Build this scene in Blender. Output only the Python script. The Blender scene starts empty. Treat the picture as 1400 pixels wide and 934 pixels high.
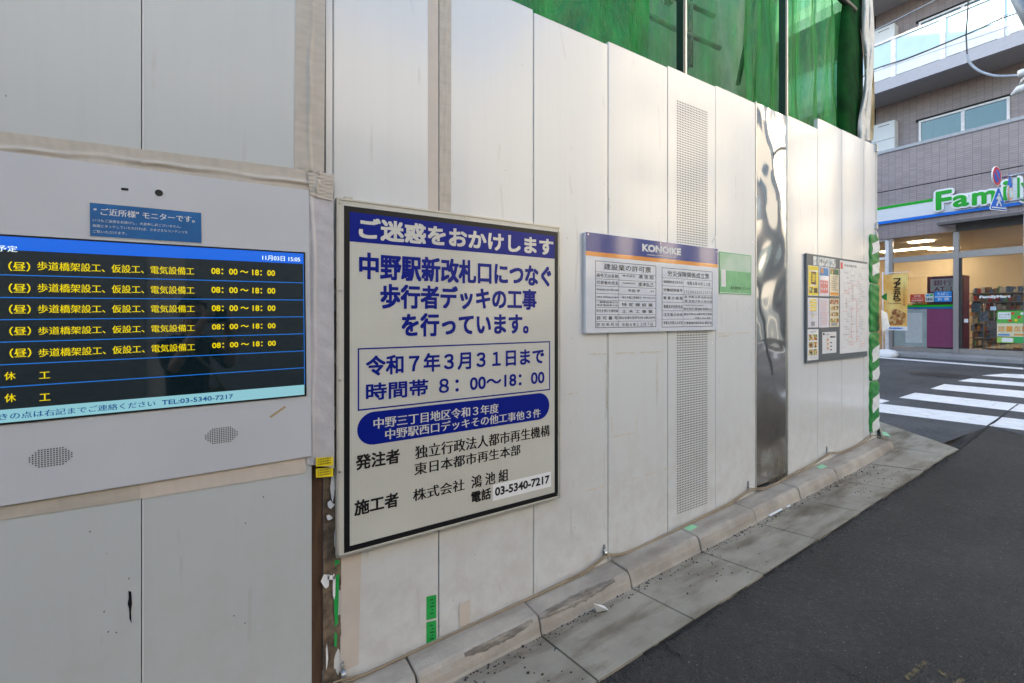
import bpy, bmesh, math, random
from mathutils import Vector, Matrix
R = math.radians
random.seed(7)
scn = bpy.context.scene
COL = scn.collection

# ------------------------------------------------------------------ camera
CAMZ = 1.45
F = 622.0                       # focal length in pixels of the 1400 px wide photograph
YAW = math.atan2(.5367, .8437)  # viewing direction, to the right of the hoarding's normal
cam = bpy.data.objects.new('camera', bpy.data.cameras.new('camera'))
COL.objects.link(cam)
cam.data.sensor_width = 36
cam.data.lens = F / 1400 * 36
cam.data.shift_y = -35 / 1400
cam.data.clip_start = .02
cam.data.clip_end = 500
cam.location = (0, 0, CAMZ)
cam.rotation_euler = (R(90), 0, -YAW)
scn.camera = cam

# ------------------------------------------------------------------ world, sun, exposure
SUN_EL, SUN_DIR = R(21), Vector((-.36, .93, 0)).normalized()
w = bpy.data.worlds.new('World'); scn.world = w; w.use_nodes = True
nt = w.node_tree
sky = nt.nodes.new('ShaderNodeTexSky'); sky.sky_type = 'NISHITA'; sky.sun_disc = False
sky.sun_elevation = SUN_EL
sky.sun_rotation = math.atan2(SUN_DIR.x, SUN_DIR.y)
sky.air_density = 1.0; sky.dust_density = 1.6; sky.ozone_density = 1.0
bg = nt.nodes['Background']; bg.inputs['Strength'].default_value = .15
nt.links.new(sky.outputs[0], bg.inputs['Color'])
sl = bpy.data.lights.new('sun', 'SUN'); sl.energy = 5.0; sl.angle = R(.5); sl.color = (1, .9, .76)
so = bpy.data.objects.new('sun', sl); COL.objects.link(so)
sd = Vector((SUN_DIR.x * math.cos(SUN_EL), SUN_DIR.y * math.cos(SUN_EL), math.sin(SUN_EL)))
so.rotation_euler = (-sd).to_track_quat('-Z', 'Y').to_euler(); so.location = (0, 0, 30)
vs = scn.view_settings
vs.view_transform = 'Standard'; vs.look = 'None'; vs.exposure = 2.42; vs.gamma = 1
vs.use_white_balance = True; vs.white_balance_temperature = 6750; vs.white_balance_tint = 9
scn.cycles.caustics_reflective = False; scn.cycles.caustics_refractive = False; scn.cycles.sample_clamp_indirect = 2.0; scn.cycles.max_bounces = 8; scn.cycles.transparent_max_bounces = 12

# ------------------------------------------------------------------ survey helpers: pixel of the photograph -> point on a known plane of the place
def ray(px, py):
    u = px - 700; v = 432 - py
    return Vector((.8437 * u + .5367 * F, -.5367 * u + .8437 * F, v))
def PY(px, py, y):
    r = ray(px, py); k = y / r.y; return Vector((r.x * k, y, CAMZ + r.z * k))
def PX(px, py, x):
    r = ray(px, py); k = x / r.x; return Vector((x, r.y * k, CAMZ + r.z * k))
def gz(x):
    if x < 6: return -.0763 + .0475 * x
    if x < 15: return .2087 + .0200 * (x - 6)
    return .3887
def PG(px, py, dz=0):
    r = ray(px, py); k = 1.2 / -r.z
    for _ in range(30):
        k = (CAMZ - gz(r.x * k) - dz) / -r.z
    return Vector((r.x * k, r.y * k, gz(r.x * k) + dz))

# ------------------------------------------------------------------ materials
MATS = {}
def newmat(name):
    m = bpy.data.materials.new(name); m.use_nodes = True
    MATS[name] = m
    return m, m.node_tree, m.node_tree.nodes['Principled BSDF']
def N(nt, t, **kw):
    n = nt.nodes.new(t)
    for k, v in kw.items():
        if k in n.inputs: n.inputs[k].default_value = v
        else: setattr(n, k, v)
    return n
def rgb(c): return (c[0], c[1], c[2], 1)
def mixc(nt, fac, a, b, mode='MIX'):
    n = nt.nodes.new('ShaderNodeMix'); n.data_type = 'RGBA'; n.blend_type = mode
    for sock, v in ((n.inputs['Factor'], fac), (n.inputs['A'], a), (n.inputs['B'], b)):
        if isinstance(v, bpy.types.NodeSocket): nt.links.new(v, sock)
        elif isinstance(v, (tuple, list)): sock.default_value = rgb(v)
        else: sock.default_value = v
    return n.outputs['Result']
def pos(nt, scale=(1, 1, 1), loc=(0, 0, 0)):
    g = nt.nodes.new('ShaderNodeNewGeometry'); mp = nt.nodes.new('ShaderNodeMapping')
    nt.links.new(g.outputs['Position'], mp.inputs[0]); mp.inputs['Scale'].default_value = scale
    mp.inputs['Location'].default_value = loc
    return mp.outputs[0]
def noise(nt, scale, detail=4, rough=.55, vec=None, stretch=(1, 1, 1)):
    n = N(nt, 'ShaderNodeTexNoise', Scale=scale, Detail=detail, Roughness=rough)
    nt.links.new(vec if vec else pos(nt, stretch), n.inputs['Vector'])
    return n.outputs['Fac']
def ramp(nt, fac, p0, p1, c0=(0, 0, 0), c1=(1, 1, 1)):
    n = nt.nodes.new('ShaderNodeValToRGB')
    n.color_ramp.elements[0].position = p0; n.color_ramp.elements[1].position = p1
    n.color_ramp.elements[0].color = rgb(c0); n.color_ramp.elements[1].color = rgb(c1)
    nt.links.new(fac, n.inputs[0]); return n.outputs[0]
def bump(nt, b, h, strength=.3, dist=.002):
    n = N(nt, 'ShaderNodeBump', Strength=strength, Distance=dist)
    nt.links.new(h, n.inputs['Height']); nt.links.new(n.outputs[0], b.inputs['Normal'])
def mat(name, col, rough=.5, metal=0, var=.12, vscale=12, bmp=0, bscale=60, spec=.5, coat=0, dist=.002, stretch=(1, 1, 1)):
    m, t, b = newmat(name)
    b.inputs['Roughness'].default_value = rough; b.inputs['Metallic'].default_value = metal
    b.inputs['Specular IOR Level'].default_value = spec; b.inputs['Coat Weight'].default_value = coat
    f = noise(t, vscale, stretch=stretch)
    lo = [c * (1 - var) for c in col]; hi = [min(1, c * (1 + var)) for c in col]
    t.links.new(ramp(t, f, .3, .7, lo, hi), b.inputs['Base Color'])
    if bmp: bump(t, b, noise(t, bscale, 5), bmp, dist)
    return m
def flat(name, col, rough=.5, spec=.3):
    m, t, b = newmat(name); b.inputs['Base Color'].default_value = rgb(col)
    b.inputs['Roughness'].default_value = rough; b.inputs['Specular IOR Level'].default_value = spec
    return m
def emit(name, col, s, rough=.08, base=(.01, .01, .01)):
    m, t, b = newmat(name); b.inputs['Base Color'].default_value = rgb(base)
    b.inputs['Emission Color'].default_value = rgb(col); b.inputs['Emission Strength'].default_value = s
    b.inputs['Roughness'].default_value = rough; return m

def panel_mat(name, col, rough, dirt=1.0, met=0.0, coat=.9):
    m, t, b = newmat(name)
    b.inputs['Specular IOR Level'].default_value = .6; b.inputs['Metallic'].default_value = met
    b.inputs['Coat Weight'].default_value = coat; b.inputs['Coat Roughness'].default_value = .16
    big = ramp(t, noise(t, 1.1, 3), .3, .75, [c * .96 for c in col], col)
    streak = ramp(t, noise(t, 22, 6, .65, stretch=(1, 1, .03)), .45, .8, (1, 1, 1), (.965, .962, .955))
    c = mixc(t, 1.0, big, streak, 'MULTIPLY')
    # scattered small chips and scuffs
    v = N(t, 'ShaderNodeTexVoronoi', Scale=11.0); t.links.new(pos(t, (1.6, 1, .8)), v.inputs['Vector'])
    sp = ramp(t, v.outputs['Distance'], .022, .045, (1, 1, 1), (0, 0, 0))
    gate = ramp(t, noise(t, 2.6, 2), .49, .57)
    spk = mixc(t, 1.0, sp, gate, 'MULTIPLY')
    c = mixc(t, spk, c, (.17, .13, .10))
    # long hairline scratches
    wv = N(t, 'ShaderNodeTexWave', Scale=1.3, Distortion=6.0, Detail=2.0)
    wv.inputs['Detail Scale'].default_value = .6
    t.links.new(pos(t, (1.1, 1, .9), (3.1, 0, 1.7)), wv.inputs['Vector'])
    sc = mixc(t, 1.0, ramp(t, wv.outputs['Fac'], .003, .010, (1, 1, 1), (0, 0, 0)), ramp(t, noise(t, 5, 2), .56, .64), 'MULTIPLY')
    c = mixc(t, mixc(t, 1, sc, (.22, .22, .22), 'MULTIPLY'), c, (.34, .31, .28))
    # splash dirt low down
    g = t.nodes.new('ShaderNodeNewGeometry'); s = t.nodes.new('ShaderNodeSeparateXYZ'); t.links.new(g.outputs['Position'], s.inputs[0])
    mr = N(t, 'ShaderNodeMapRange'); mr.inputs[1].default_value = .95; mr.inputs[2].default_value = .0; mr.inputs[3].default_value = 0; mr.inputs[4].default_value = .5 * dirt
    t.links.new(s.outputs['Z'], mr.inputs[0])
    low = mixc(t, 1, mr.outputs[0], ramp(t, noise(t, 9, 7, .7), .4, .75), 'MULTIPLY')
    c = mixc(t, low, c, (.40, .33, .26))
    t.links.new(c, b.inputs['Base Color'])
    rr = N(t, 'ShaderNodeMapRange'); rr.inputs[3].default_value = rough - .03; rr.inputs[4].default_value = rough + .06
    t.links.new(noise(t, 3, 2), rr.inputs[0]); t.links.new(rr.outputs[0], b.inputs['Roughness'])
    bump(t, b, noise(t, 1.9, 2, stretch=(1, 1, .35)), .4, .007)
    return m
PANEL = panel_mat('painted_steel', (.67, .675, .67), .32)
PANEL_L = panel_mat('painted_steel_dim', (.52, .545, .545), .40, .6, 0, .25)  # darker steel copy: the dimmer light on the left put into its colour
KIOSK = mat('kiosk_paint', (.54, .55, .58), .38, var=.03, vscale=3, bmp=.1, bscale=300)
TAPE = mat('beige_cloth_tape', (.48, .435, .375), .4, var=.08, vscale=14, bmp=.35, bscale=420, stretch=(1, 1, 3))
TAPE_L = mat('lilac_film_tape', (.50, .485, .50), .32, var=.10, vscale=9, bmp=.5, bscale=35, dist=.004)
TAPE_P = mat('pale_pink_tape', (.58, .51, .45), .5, var=.05, vscale=10, bmp=.2, bscale=300)
DARK = flat('dark_gap', (.02, .02, .02), .8)
ALU = mat('aluminium_trim', (.62, .60, .55), .35, .7, var=.1)
STEEL = mat('galvanised_steel', (.42, .44, .45), .35, .9, var=.15, vscale=40)
SCREW = mat('screw_steel', (.55, .55, .55), .3, 1)
WHITE = flat('white_enamel', (.80, .80, .80), .35)
BLACKI = flat('black_ink', (.008, .008, .009), .4, .3)
BLUEI = flat('blue_ink', (.002, .012, .22), .3, .2)
WHITEI = flat('white_ink', (.72, .72, .70), .4)
GREENT = mat('green_tape', (.012, .36, .07), .45, var=.1)
PALEG = mat('pale_green_tape', (.28, .60, .34), .6, var=.1)
YELLOW = flat('yellow_print', (.80, .62, .03), .4)

def retro():
    m, t, b = newmat('retroreflective_sheet')
    v = N(t, 'ShaderNodeTexVoronoi', Scale=150.0, Randomness=.12); v.feature = 'DISTANCE_TO_EDGE'
    t.links.new(pos(t), v.inputs['Vector'])
    cell = ramp(t, v.outputs['Distance'], .03, .16, (.68, .67, .61), (.55, .545, .49))
    lg = ramp(t, noise(t, 2.2, 5), .35, .7, (.90, .89, .86), (1, 1, 1))
    t.links.new(mixc(t, 1, cell, lg, 'MULTIPLY'), b.inputs['Base Color'])
    b.inputs['Roughness'].default_value = .4; b.inputs['Coat Weight'].default_value = .6; b.inputs['Coat Roughness'].default_value = .08
retro(); RETRO = MATS['retroreflective_sheet']

def asphalt():
    m, t, b = newmat('asphalt')
    v = N(t, 'ShaderNodeTexVoronoi', Scale=130.0); t.links.new(pos(t), v.inputs['Vector'])
    sep = t.nodes.new('ShaderNodeSeparateColor'); t.links.new(v.outputs['Color'], sep.inputs[0])
    agg = ramp(t, sep.outputs[0], .0, .97, (.036, .033, .031), (.056, .052, .049))
    agg.node.color_ramp.elements.new(.992).color = (.10, .10, .10, 1)
    patch = mixc(t, 1, ramp(t, noise(t, .9, 8, .66), .3, .72, (.55, .535, .53), (1.32, 1.31, 1.30)), ramp(t, noise(t, .5, 5, .6, stretch=(.5, 2.2, 1)), .35, .65, (.68, .67, .66), (1.2, 1.2, 1.2)), 'MULTIPLY')
    fine = ramp(t, noise(t, 28, 6, .7), .3, .7, (.68, .68, .68), (1.28, 1.28, 1.28))
    c = mixc(t, 1, mixc(t, 1, agg, patch, 'MULTIPLY'), fine, 'MULTIPLY')
    wear = ramp(t, noise(t, .45, 3), .52, .66)
    c = mixc(t, mixc(t, 1, wear, (.35, .35, .35), 'MULTIPLY'), c, (.070, .069, .068))
    # a few pale stone chips
    v2 = N(t, 'ShaderNodeTexVoronoi', Scale=24.0); t.links.new(pos(t, loc=(4, 7, 0)), v2.inputs['Vector'])
    chip = mixc(t, 1, ramp(t, v2.outputs['Distance'], .06, .10, (1, 1, 1), (0, 0, 0)), ramp(t, noise(t, 7, 2), .55, .62), 'MULTIPLY')
    c = mixc(t, mixc(t, 1, chip, (.5, .5, .5), 'MULTIPLY'), c, (.17, .17, .16))
    t.links.new(c, b.inputs['Base Color']); b.inputs['Roughness'].default_value = .72
    h = t.nodes.new('ShaderNodeMath'); h.operation = 'ADD'
    t.links.new(v.outputs['Distance'], h.inputs[0]); t.links.new(noise(t, 45, 6, .7), h.inputs[1])
    bump(t, b, h.outputs[0], 1.0, .010)
asphalt(); ASPH = MATS['asphalt']

def concrete(name, base, stain, sc=5, dark=.5):
    m, t, b = newmat(name)
    c = ramp(t, noise(t, sc, 8, .65), .28, .74, [x * .78 for x in base], [x * 1.12 for x in base])
    st = ramp(t, noise(t, 2.3, 6, .6, stretch=(.8, 2.6, 1)), .46, .66)
    c = mixc(t, mixc(t, 1, st, (dark,) * 3, 'MULTIPLY'), c, stain)
    pit = N(t, 'ShaderNodeTexVoronoi', Scale=90.0); t.links.new(pos(t), pit.inputs['Vector'])
    c = mixc(t, mixc(t, 1, ramp(t, pit.outputs['Distance'], .1, .2, (1, 1, 1), (0, 0, 0)), ramp(t, noise(t, 14, 3), .5, .6), 'MULTIPLY'), c, [x * .4 for x in base])
    t.links.new(c, b.inputs['Base Color']); b.inputs['Roughness'].default_value = .85
    bump(t, b, noise(t, 120, 8, .75), .5, .003)
    return m
KERB = concrete('kerb_concrete', (.40, .355, .30), (.17, .14, .11), 7, .6)
GUT = concrete('gutter_concrete', (.33, .295, .235), (.13, .10, .065), 4, .9)
PAVE = concrete('pavement_concrete', (.36, .36, .36), (.25, .25, .25), 3, .4)
PAINTW = mat('road_paint', (.78, .78, .78), .6, var=.08, vscale=9, bmp=.5, bscale=200)
def wear_paint():
    t = PAINTW.node_tree; b = t.nodes['Principled BSDF']; src = b.inputs['Base Color'].links[0].from_socket
    g = mixc(t, 1, ramp(t, noise(t, 60, 8, .8), .56, .64), ramp(t, noise(t, 3.2, 4), .40, .62), 'MULTIPLY')
    c = mixc(t, g, src, (.16, .16, .16))
    v = N(t, 'ShaderNodeTexVoronoi', Scale=2.3); v.feature = 'DISTANCE_TO_EDGE'; t.links.new(pos(t), v.inputs['Vector'])
    k = mixc(t, 1, ramp(t, v.outputs['Distance'], .004, .010, (1, 1, 1), (0, 0, 0)), (.6, .6, .6), 'MULTIPLY')
    t.links.new(mixc(t, k, c, (.28, .28, .28)), b.inputs['Base Color'])
wear_paint()
CRACK = flat('tar_joint', (.016, .015, .015), .7)

def tile():
    m, t, b = newmat('brown_facade_tile')
    g = t.nodes.new('ShaderNodeNewGeometry'); s = t.nodes.new('ShaderNodeSeparateXYZ'); c = t.nodes.new('ShaderNodeCombineXYZ')
    t.links.new(g.outputs['Position'], s.inputs[0])
    a = t.nodes.new('ShaderNodeMath'); a.operation = 'ADD'; t.links.new(s.outputs['X'], a.inputs[0]); t.links.new(s.outputs['Y'], a.inputs[1])
    t.links.new(a.outputs[0], c.inputs[0]); t.links.new(s.outputs['Z'], c.inputs[1])
    br = t.nodes.new('ShaderNodeTexBrick'); t.links.new(c.outputs[0], br.inputs['Vector'])
    br.offset = 0; br.inputs['Scale'].default_value = 1; br.inputs['Brick Width'].default_value = .152; br.inputs['Row Height'].default_value = .052
    br.inputs['Mortar Size'].default_value = .0045; br.inputs['Bias'].default_value = 0
    br.inputs['Color1'].default_value = (.275, .222, .222, 1); br.inputs['Color2'].default_value = (.325, .265, .262, 1)
    br.inputs['Mortar'].default_value = (.17, .145, .15, 1)
    t.links.new(mixc(t, 1, br.outputs['Color'], ramp(t, noise(t, 1.2, 4), .3, .7, (.9, .9, .9), (1.08, 1.08, 1.08)), 'MULTIPLY'), b.inputs['Base Color'])
    b.inputs['Roughness'].default_value = .42
    bump(t, b, br.outputs['Fac'], -.6, .004)
tile(); TILE = MATS['brown_facade_tile']

def glass(name, tint=(1, 1, 1), refl=.12, rough=.02, tr=.9):
    m = bpy.data.materials.new(name); m.use_nodes = True; t = m.node_tree; t.nodes.clear(); MATS[name] = m
    o = t.nodes.new('ShaderNodeOutputMaterial'); mx = t.nodes.new('ShaderNodeMixShader')
    tb = N(t, 'ShaderNodeBsdfTransparent', Color=rgb([c * tr for c in tint])); gb = N(t, 'ShaderNodeBsdfGlossy', Color=(1, 1, 1, 1), Roughness=rough)
    fr = N(t, 'ShaderNodeFresnel', IOR=1.5); ad = t.nodes.new('ShaderNodeMath'); ad.operation = 'ADD'; ad.inputs[1].default_value = refl; ad.use_clamp = True
    t.links.new(fr.outputs[0], ad.inputs[0]); t.links.new(ad.outputs[0], mx.inputs[0])
    t.links.new(tb.outputs[0], mx.inputs[1]); t.links.new(gb.outputs[0], mx.inputs[2]); t.links.new(mx.outputs[0], o.inputs[0])
    return m
GLASS = glass('shop_glass', refl=.03)
GLASSD = glass('window_glass', (.62, .80, .82), .02)
FROST = mat('frosted_balcony_glass', (.50, .68, .74), .12, var=.08, vscale=2, coat=.6)

def tarp(name, green, dens, stretch=(3.2, 1, .55), tcol=(.36, .78, .46, 1)):
    m = bpy.data.materials.new(name); m.use_nodes = True; t = m.node_tree; t.nodes.clear(); MATS[name] = m
    o = t.nodes.new('ShaderNodeOutputMaterial'); mx = t.nodes.new('ShaderNodeMixShader'); m2 = t.nodes.new('ShaderNodeMixShader')
    m3 = t.nodes.new('ShaderNodeMixShader')
    f = noise(t, 2.4, 7, .62, stretch=stretch)
    colr = ramp(t, f, .35, .68, [c * .62 for c in green], [min(1, c * 1.3) for c in green])  # shade of the folds painted in as darker and lighter green
    tb = N(t, 'ShaderNodeBsdfTransparent', Color=tcol); df = t.nodes.new('ShaderNodeBsdfDiffuse'); tl = t.nodes.new('ShaderNodeBsdfTranslucent')
    gl = N(t, 'ShaderNodeBsdfGlossy', Roughness=.2)
    t.links.new(colr, df.inputs[0]); t.links.new(colr, tl.inputs[0]); m2.inputs[0].default_value = .5
    t.links.new(df.outputs[0], m2.inputs[1]); t.links.new(tl.outputs[0], m2.inputs[2])
    mr = N(t, 'ShaderNodeMapRange'); mr.inputs[1].default_value = .35; mr.inputs[2].default_value = .68
    mr.inputs[3].default_value = dens[0]; mr.inputs[4].default_value = dens[1]; t.links.new(f, mr.inputs[0])
    t.links.new(mr.outputs[0], mx.inputs[0]); t.links.new(tb.outputs[0], mx.inputs[1]); t.links.new(m2.outputs[0], mx.inputs[2])
    m3.inputs[0].default_value = .05; t.links.new(mx.outputs[0], m3.inputs[1]); t.links.new(gl.outputs[0], m3.inputs[2])
    bp = N(t, 'ShaderNodeBump', Strength=1.0, Distance=.05); t.links.new(noise(t, 6, 7, .62, stretch=(1.6, 1, .8)), bp.inputs['Height'])
    for n in (df, tl, gl): t.links.new(bp.outputs[0], n.inputs['Normal'])
    t.links.new(m3.outputs[0], o.inputs[0]); return m
TARP_D = tarp('dense_green_sheet', (.004, .36, .06), (.90, .99), (2.2, 1, 1.1))
TARP_T = tarp('thin_green_sheet', (.02, .42, .07), (.06, .62), (3.5, 1, .5), (.62, .92, .66, 1))
TARP_M = tarp('doubled_green_sheet', (.02, .42, .06), (.62, .92), (6, 1, .3))
TARP_K = mat('shadowed_green_sheet', (.003, .045, .008), .9, var=.5, vscale=5, spec=.1)  # the fold's shadow is put into this near-black green
BEIGE = mat('beige_tarpaulin', (.54, .42, .24), .5, var=.1, bmp=.3, bscale=12, dist=.01)
GREYT = mat('grey_mesh_sheet', (.40, .41, .38), .7, var=.18, vscale=5, bmp=.4, bscale=8, dist=.02)
PROT = mat('green_vinyl', (.002, .21, .03), .45, var=.25, vscale=18, bmp=.8, bscale=25, dist=.006)
PROTW = mat('white_vinyl', (.72, .73, .72), .35, var=.1, vscale=30, bmp=.6, bscale=40, dist=.004)

# ------------------------------------------------------------------ mesh helpers
class MB:
    def __init__(s): s.v = []; s.f = []; s.sm = []
    def add(s, vs, fs, smooth=False):
        n = len(s.v); s.v += [tuple(v) for v in vs]; s.f += [tuple(i + n for i in f) for f in fs]; s.sm += [smooth] * len(fs); return s
    def box(s, a, b):
        x0, y0, z0 = a; x1, y1, z1 = b
        return s.add([(x0, y0, z0), (x1, y0, z0), (x1, y1, z0), (x0, y1, z0), (x0, y0, z1), (x1, y0, z1), (x1, y1, z1), (x0, y1, z1)],
                     [(0, 3, 2, 1), (4, 5, 6, 7), (0, 1, 5, 4), (1, 2, 6, 5), (2, 3, 7, 6), (3, 0, 4, 7)])
    def prism(s, pts, off):
        n = len(pts); off = Vector(off); q = [Vector(p) + off for p in pts]
        fs = [tuple(range(n)), tuple(range(2 * n - 1, n - 1, -1))] + [(i, i + n, (i + 1) % n + n, (i + 1) % n) for i in range(n)]
        return s.add(list(pts) + q, fs)
    def tube(s, path, r, n=10, caps=True):
        path = [Vector(p) for p in path]; rings = []; vs = []; m = len(path)
        ref = Vector((0, 0, 1))
        for i, p in enumerate(path):
            d = (path[min(i + 1, m - 1)] - path[max(i - 1, 0)]).normalized()
            a = d.cross(ref)
            if a.length < .1: a = d.cross(Vector((1, 0, 0)))
            a.normalize(); b = d.cross(a)
            rr = r[i] if isinstance(r, (list, tuple)) else r
            vs += [p + (a * math.cos(t * 2 * math.pi / n) + b * math.sin(t * 2 * math.pi / n)) * rr for t in range(n)]
        fs = [(i * n + j, i * n + (j + 1) % n, (i + 1) * n + (j + 1) % n, (i + 1) * n + j) for i in range(m - 1) for j in range(n)]
        s.add(vs, fs, True)
        if caps: k = len(s.v) - m * n; s.f += [tuple(k + j for j in range(n))[::-1], tuple(k + (m - 1) * n + j for j in range(n))]; s.sm += [False, False]
        return s
    def disc(s, c, r, normal, n=16, depth=0):
        normal = Vector(normal).normalized(); a = normal.cross(Vector((0, 0, 1)))
        if a.length < .1: a = Vector((1, 0, 0))
        a.normalize(); b = normal.cross(a); c = Vector(c)
        rx, ry = r if isinstance(r, tuple) else (r, r)
        pts = [c + a * math.cos(t * 2 * math.pi / n) * rx + b * math.sin(t * 2 * math.pi / n) * ry for t in range(n)]
        if depth: return s.prism(pts, -normal * depth)
        return s.add(pts, [tuple(range(n))])
    def grid(s, fn, nu, nv, smooth=True):
        vs = [fn(i / nu, j / nv) for i in range(nu + 1) for j in range(nv + 1)]
        return s.add(vs, [(i * (nv + 1) + j, (i + 1) * (nv + 1) + j, (i + 1) * (nv + 1) + j + 1, i * (nv + 1) + j + 1) for i in range(nu) for j in range(nv)], smooth)
    def build(s, name, m, parent=None, label=None, kind=None, bevel=0, fix=True):
        me = bpy.data.meshes.new(name); me.from_pydata(s.v, [], s.f); me.polygons.foreach_set('use_smooth', s.sm)
        if fix:
            bm = bmesh.new(); bm.from_mesh(me); bmesh.ops.recalc_face_normals(bm, faces=bm.faces)
            if bevel: bmesh.ops.bevel(bm, geom=bm.edges[:], offset=bevel, segments=2, affect='EDGES', profile=.5)
            bm.to_mesh(me); bm.free()
        me.materials.append(m)
        o = bpy.data.objects.new(name, me); COL.objects.link(o)
        if parent:
            o.parent = parent; o.matrix_parent_inverse = parent.matrix_world.inverted() if False else Matrix.Translation(-parent.location)
        if label: o['label'] = label
        if kind: o['kind'] = kind
        return o
def thing(name, label, cat, loc=(0, 0, 0), group=None):
    o = bpy.data.objects.new(name, None); COL.objects.link(o); o.location = loc; o.empty_display_size = .2
    o['label'] = label; o['category'] = cat
    if group: o['group'] = group
    return o
def tag(o, label, cat, group=None):
    o['label'] = label; o['category'] = cat
    if group: o['group'] = group
    return o
def rect_y(x0, x1, z0, z1, y): return [(x0, y, z0), (x1, y, z0), (x1, y, z1), (x0, y, z1)]
def rect_x(y0, y1, z0, z1, x): return [(x, y0, z0), (x, y1, z0), (x, y1, z1), (x, y0, z1)]
def ppoly(pts, y, th=.0008):         # outline surveyed on a plane parallel to the hoarding, with thickness
    return MB().prism([PY(a, b, y) for a, b in pts], (0, th, 0))

CACHE = {}
def glyphs(body, bold):
    lat = all(ord(ch) < 256 for ch in body)
    key = (body, bold if lat else 0)
    if key not in CACHE:
        c = bpy.data.curves.new('t', 'FONT'); c.body = body; c.offset = bold if lat else 0; c.resolution_u = 3; c.fill_mode = 'FRONT'
        o = bpy.data.objects.new('t', c); COL.objects.link(o)
        dg = bpy.context.evaluated_depsgraph_get(); me = bpy.data.meshes.new_from_object(o.evaluated_get(dg))
        v = [tuple(p.co) for p in me.vertices]; f = [tuple(p.vertices) for p in me.polygons]
        bpy.data.objects.remove(o); bpy.data.curves.remove(c); bpy.data.meshes.remove(me)
        CACHE[key] = (v, f)
    return CACHE[key]
def text(body, bb, axis, m, parent, bold=.0, name='lettering', italic=0, th=0):
    """bb = (left, right, zbottom, ztop, plane); axis 'y': plane faces -y, left/right are x; 'x': plane faces -x, left/right are y (left > right)"""
    v, f = glyphs(body, bold)
    if not v: return None
    xs = [p[0] for p in v]; ys = [p[1] for p in v]; x0, x1, y0, y1 = min(xs), max(xs), min(ys), max(ys)
    l, r, zb, zt, pl = bb; out = []
    for p in v:
        h = l + (p[0] - x0) / max(1e-6, x1 - x0) * (r - l); z = zb + (p[1] - y0) / max(1e-6, y1 - y0) * (zt - zb)
        out.append((h, pl, z) if axis == 'y' else (pl, h, z))
    mb = MB().add(out, f)
    if bold > .012 and not all(ord(ch) < 256 for ch in body):      # heavier strokes: copies shifted by a stroke fraction, each a hair behind the last
        e_ = bold * .95 * (zt - zb)
        for k, (dx_, dz_) in enumerate(((1, 1), (-1, 1), (1, -1), (-1, -1), (1, 0), (-1, 0), (0, 1), (0, -1)) if bold >= .03 else ((1, 0), (-1, 0))):
            d_ = (k + 1) * 1.5e-5
            mb.add([((p[0] + dx_ * e_, p[1] + d_, p[2] + dz_ * e_) if axis == 'y' else (p[0] + d_, p[1] + dx_ * e_, p[2] + dz_ * e_)) for p in out], f)
    return mb.build(name, m, parent, fix=False)
def ty(body, xl, xr, yt, yb, plane, m, parent, bold=.0, cv=PY):
    a = cv(xl, yt, plane); b = cv(xl, yb, plane); c = cv(xr, yt, plane)
    return text(body, (a.x, c.x, b.z, a.z, plane), 'y', m, parent, bold)
def tx(body, xl, xr, yt, yb, plane, m, parent, bold=.0):
    a = PX(xl, yt, plane); b = PX(xl, yb, plane); c = PX(xr, yt, plane)
    return text(body, (a.y, c.y, b.z, a.z, plane), 'x', m, parent, bold)

# ================================================================== GROUND
def road_z(x, y):
    z = gz(x) - .010
    if y > 1.37 and x < 5.45: z -= .16
    elif y > 1.37 and x < 6.3: z -= .035
    return z
xs = [-60, -30, -12, -6] + [-3 + .5 * i for i in range(17)] + [5.46, 5.9, 6.2, 6.6, 7, 8, 9, 10, 11, 12, 13, 14, 15, 16, 20, 40, 120]
ys = [-120, -40, -20, -10, -6, -4, -3, -2, -1, 0, .5, 1, 1.36, 1.39, 2, 3, 4, 6, 8, 12, 20, 40, 120]
mb = MB(); vs_ = [(x, y, road_z(x, y)) for x in xs for y in ys]; n_ = len(ys)
mb.add(vs_, [(i * n_ + j, (i + 1) * n_ + j, (i + 1) * n_ + j + 1, i * n_ + j + 1) for i in range(len(xs) - 1) for j in range(n_ - 1)])
mb.build('road', ASPH, kind='structure')

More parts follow.
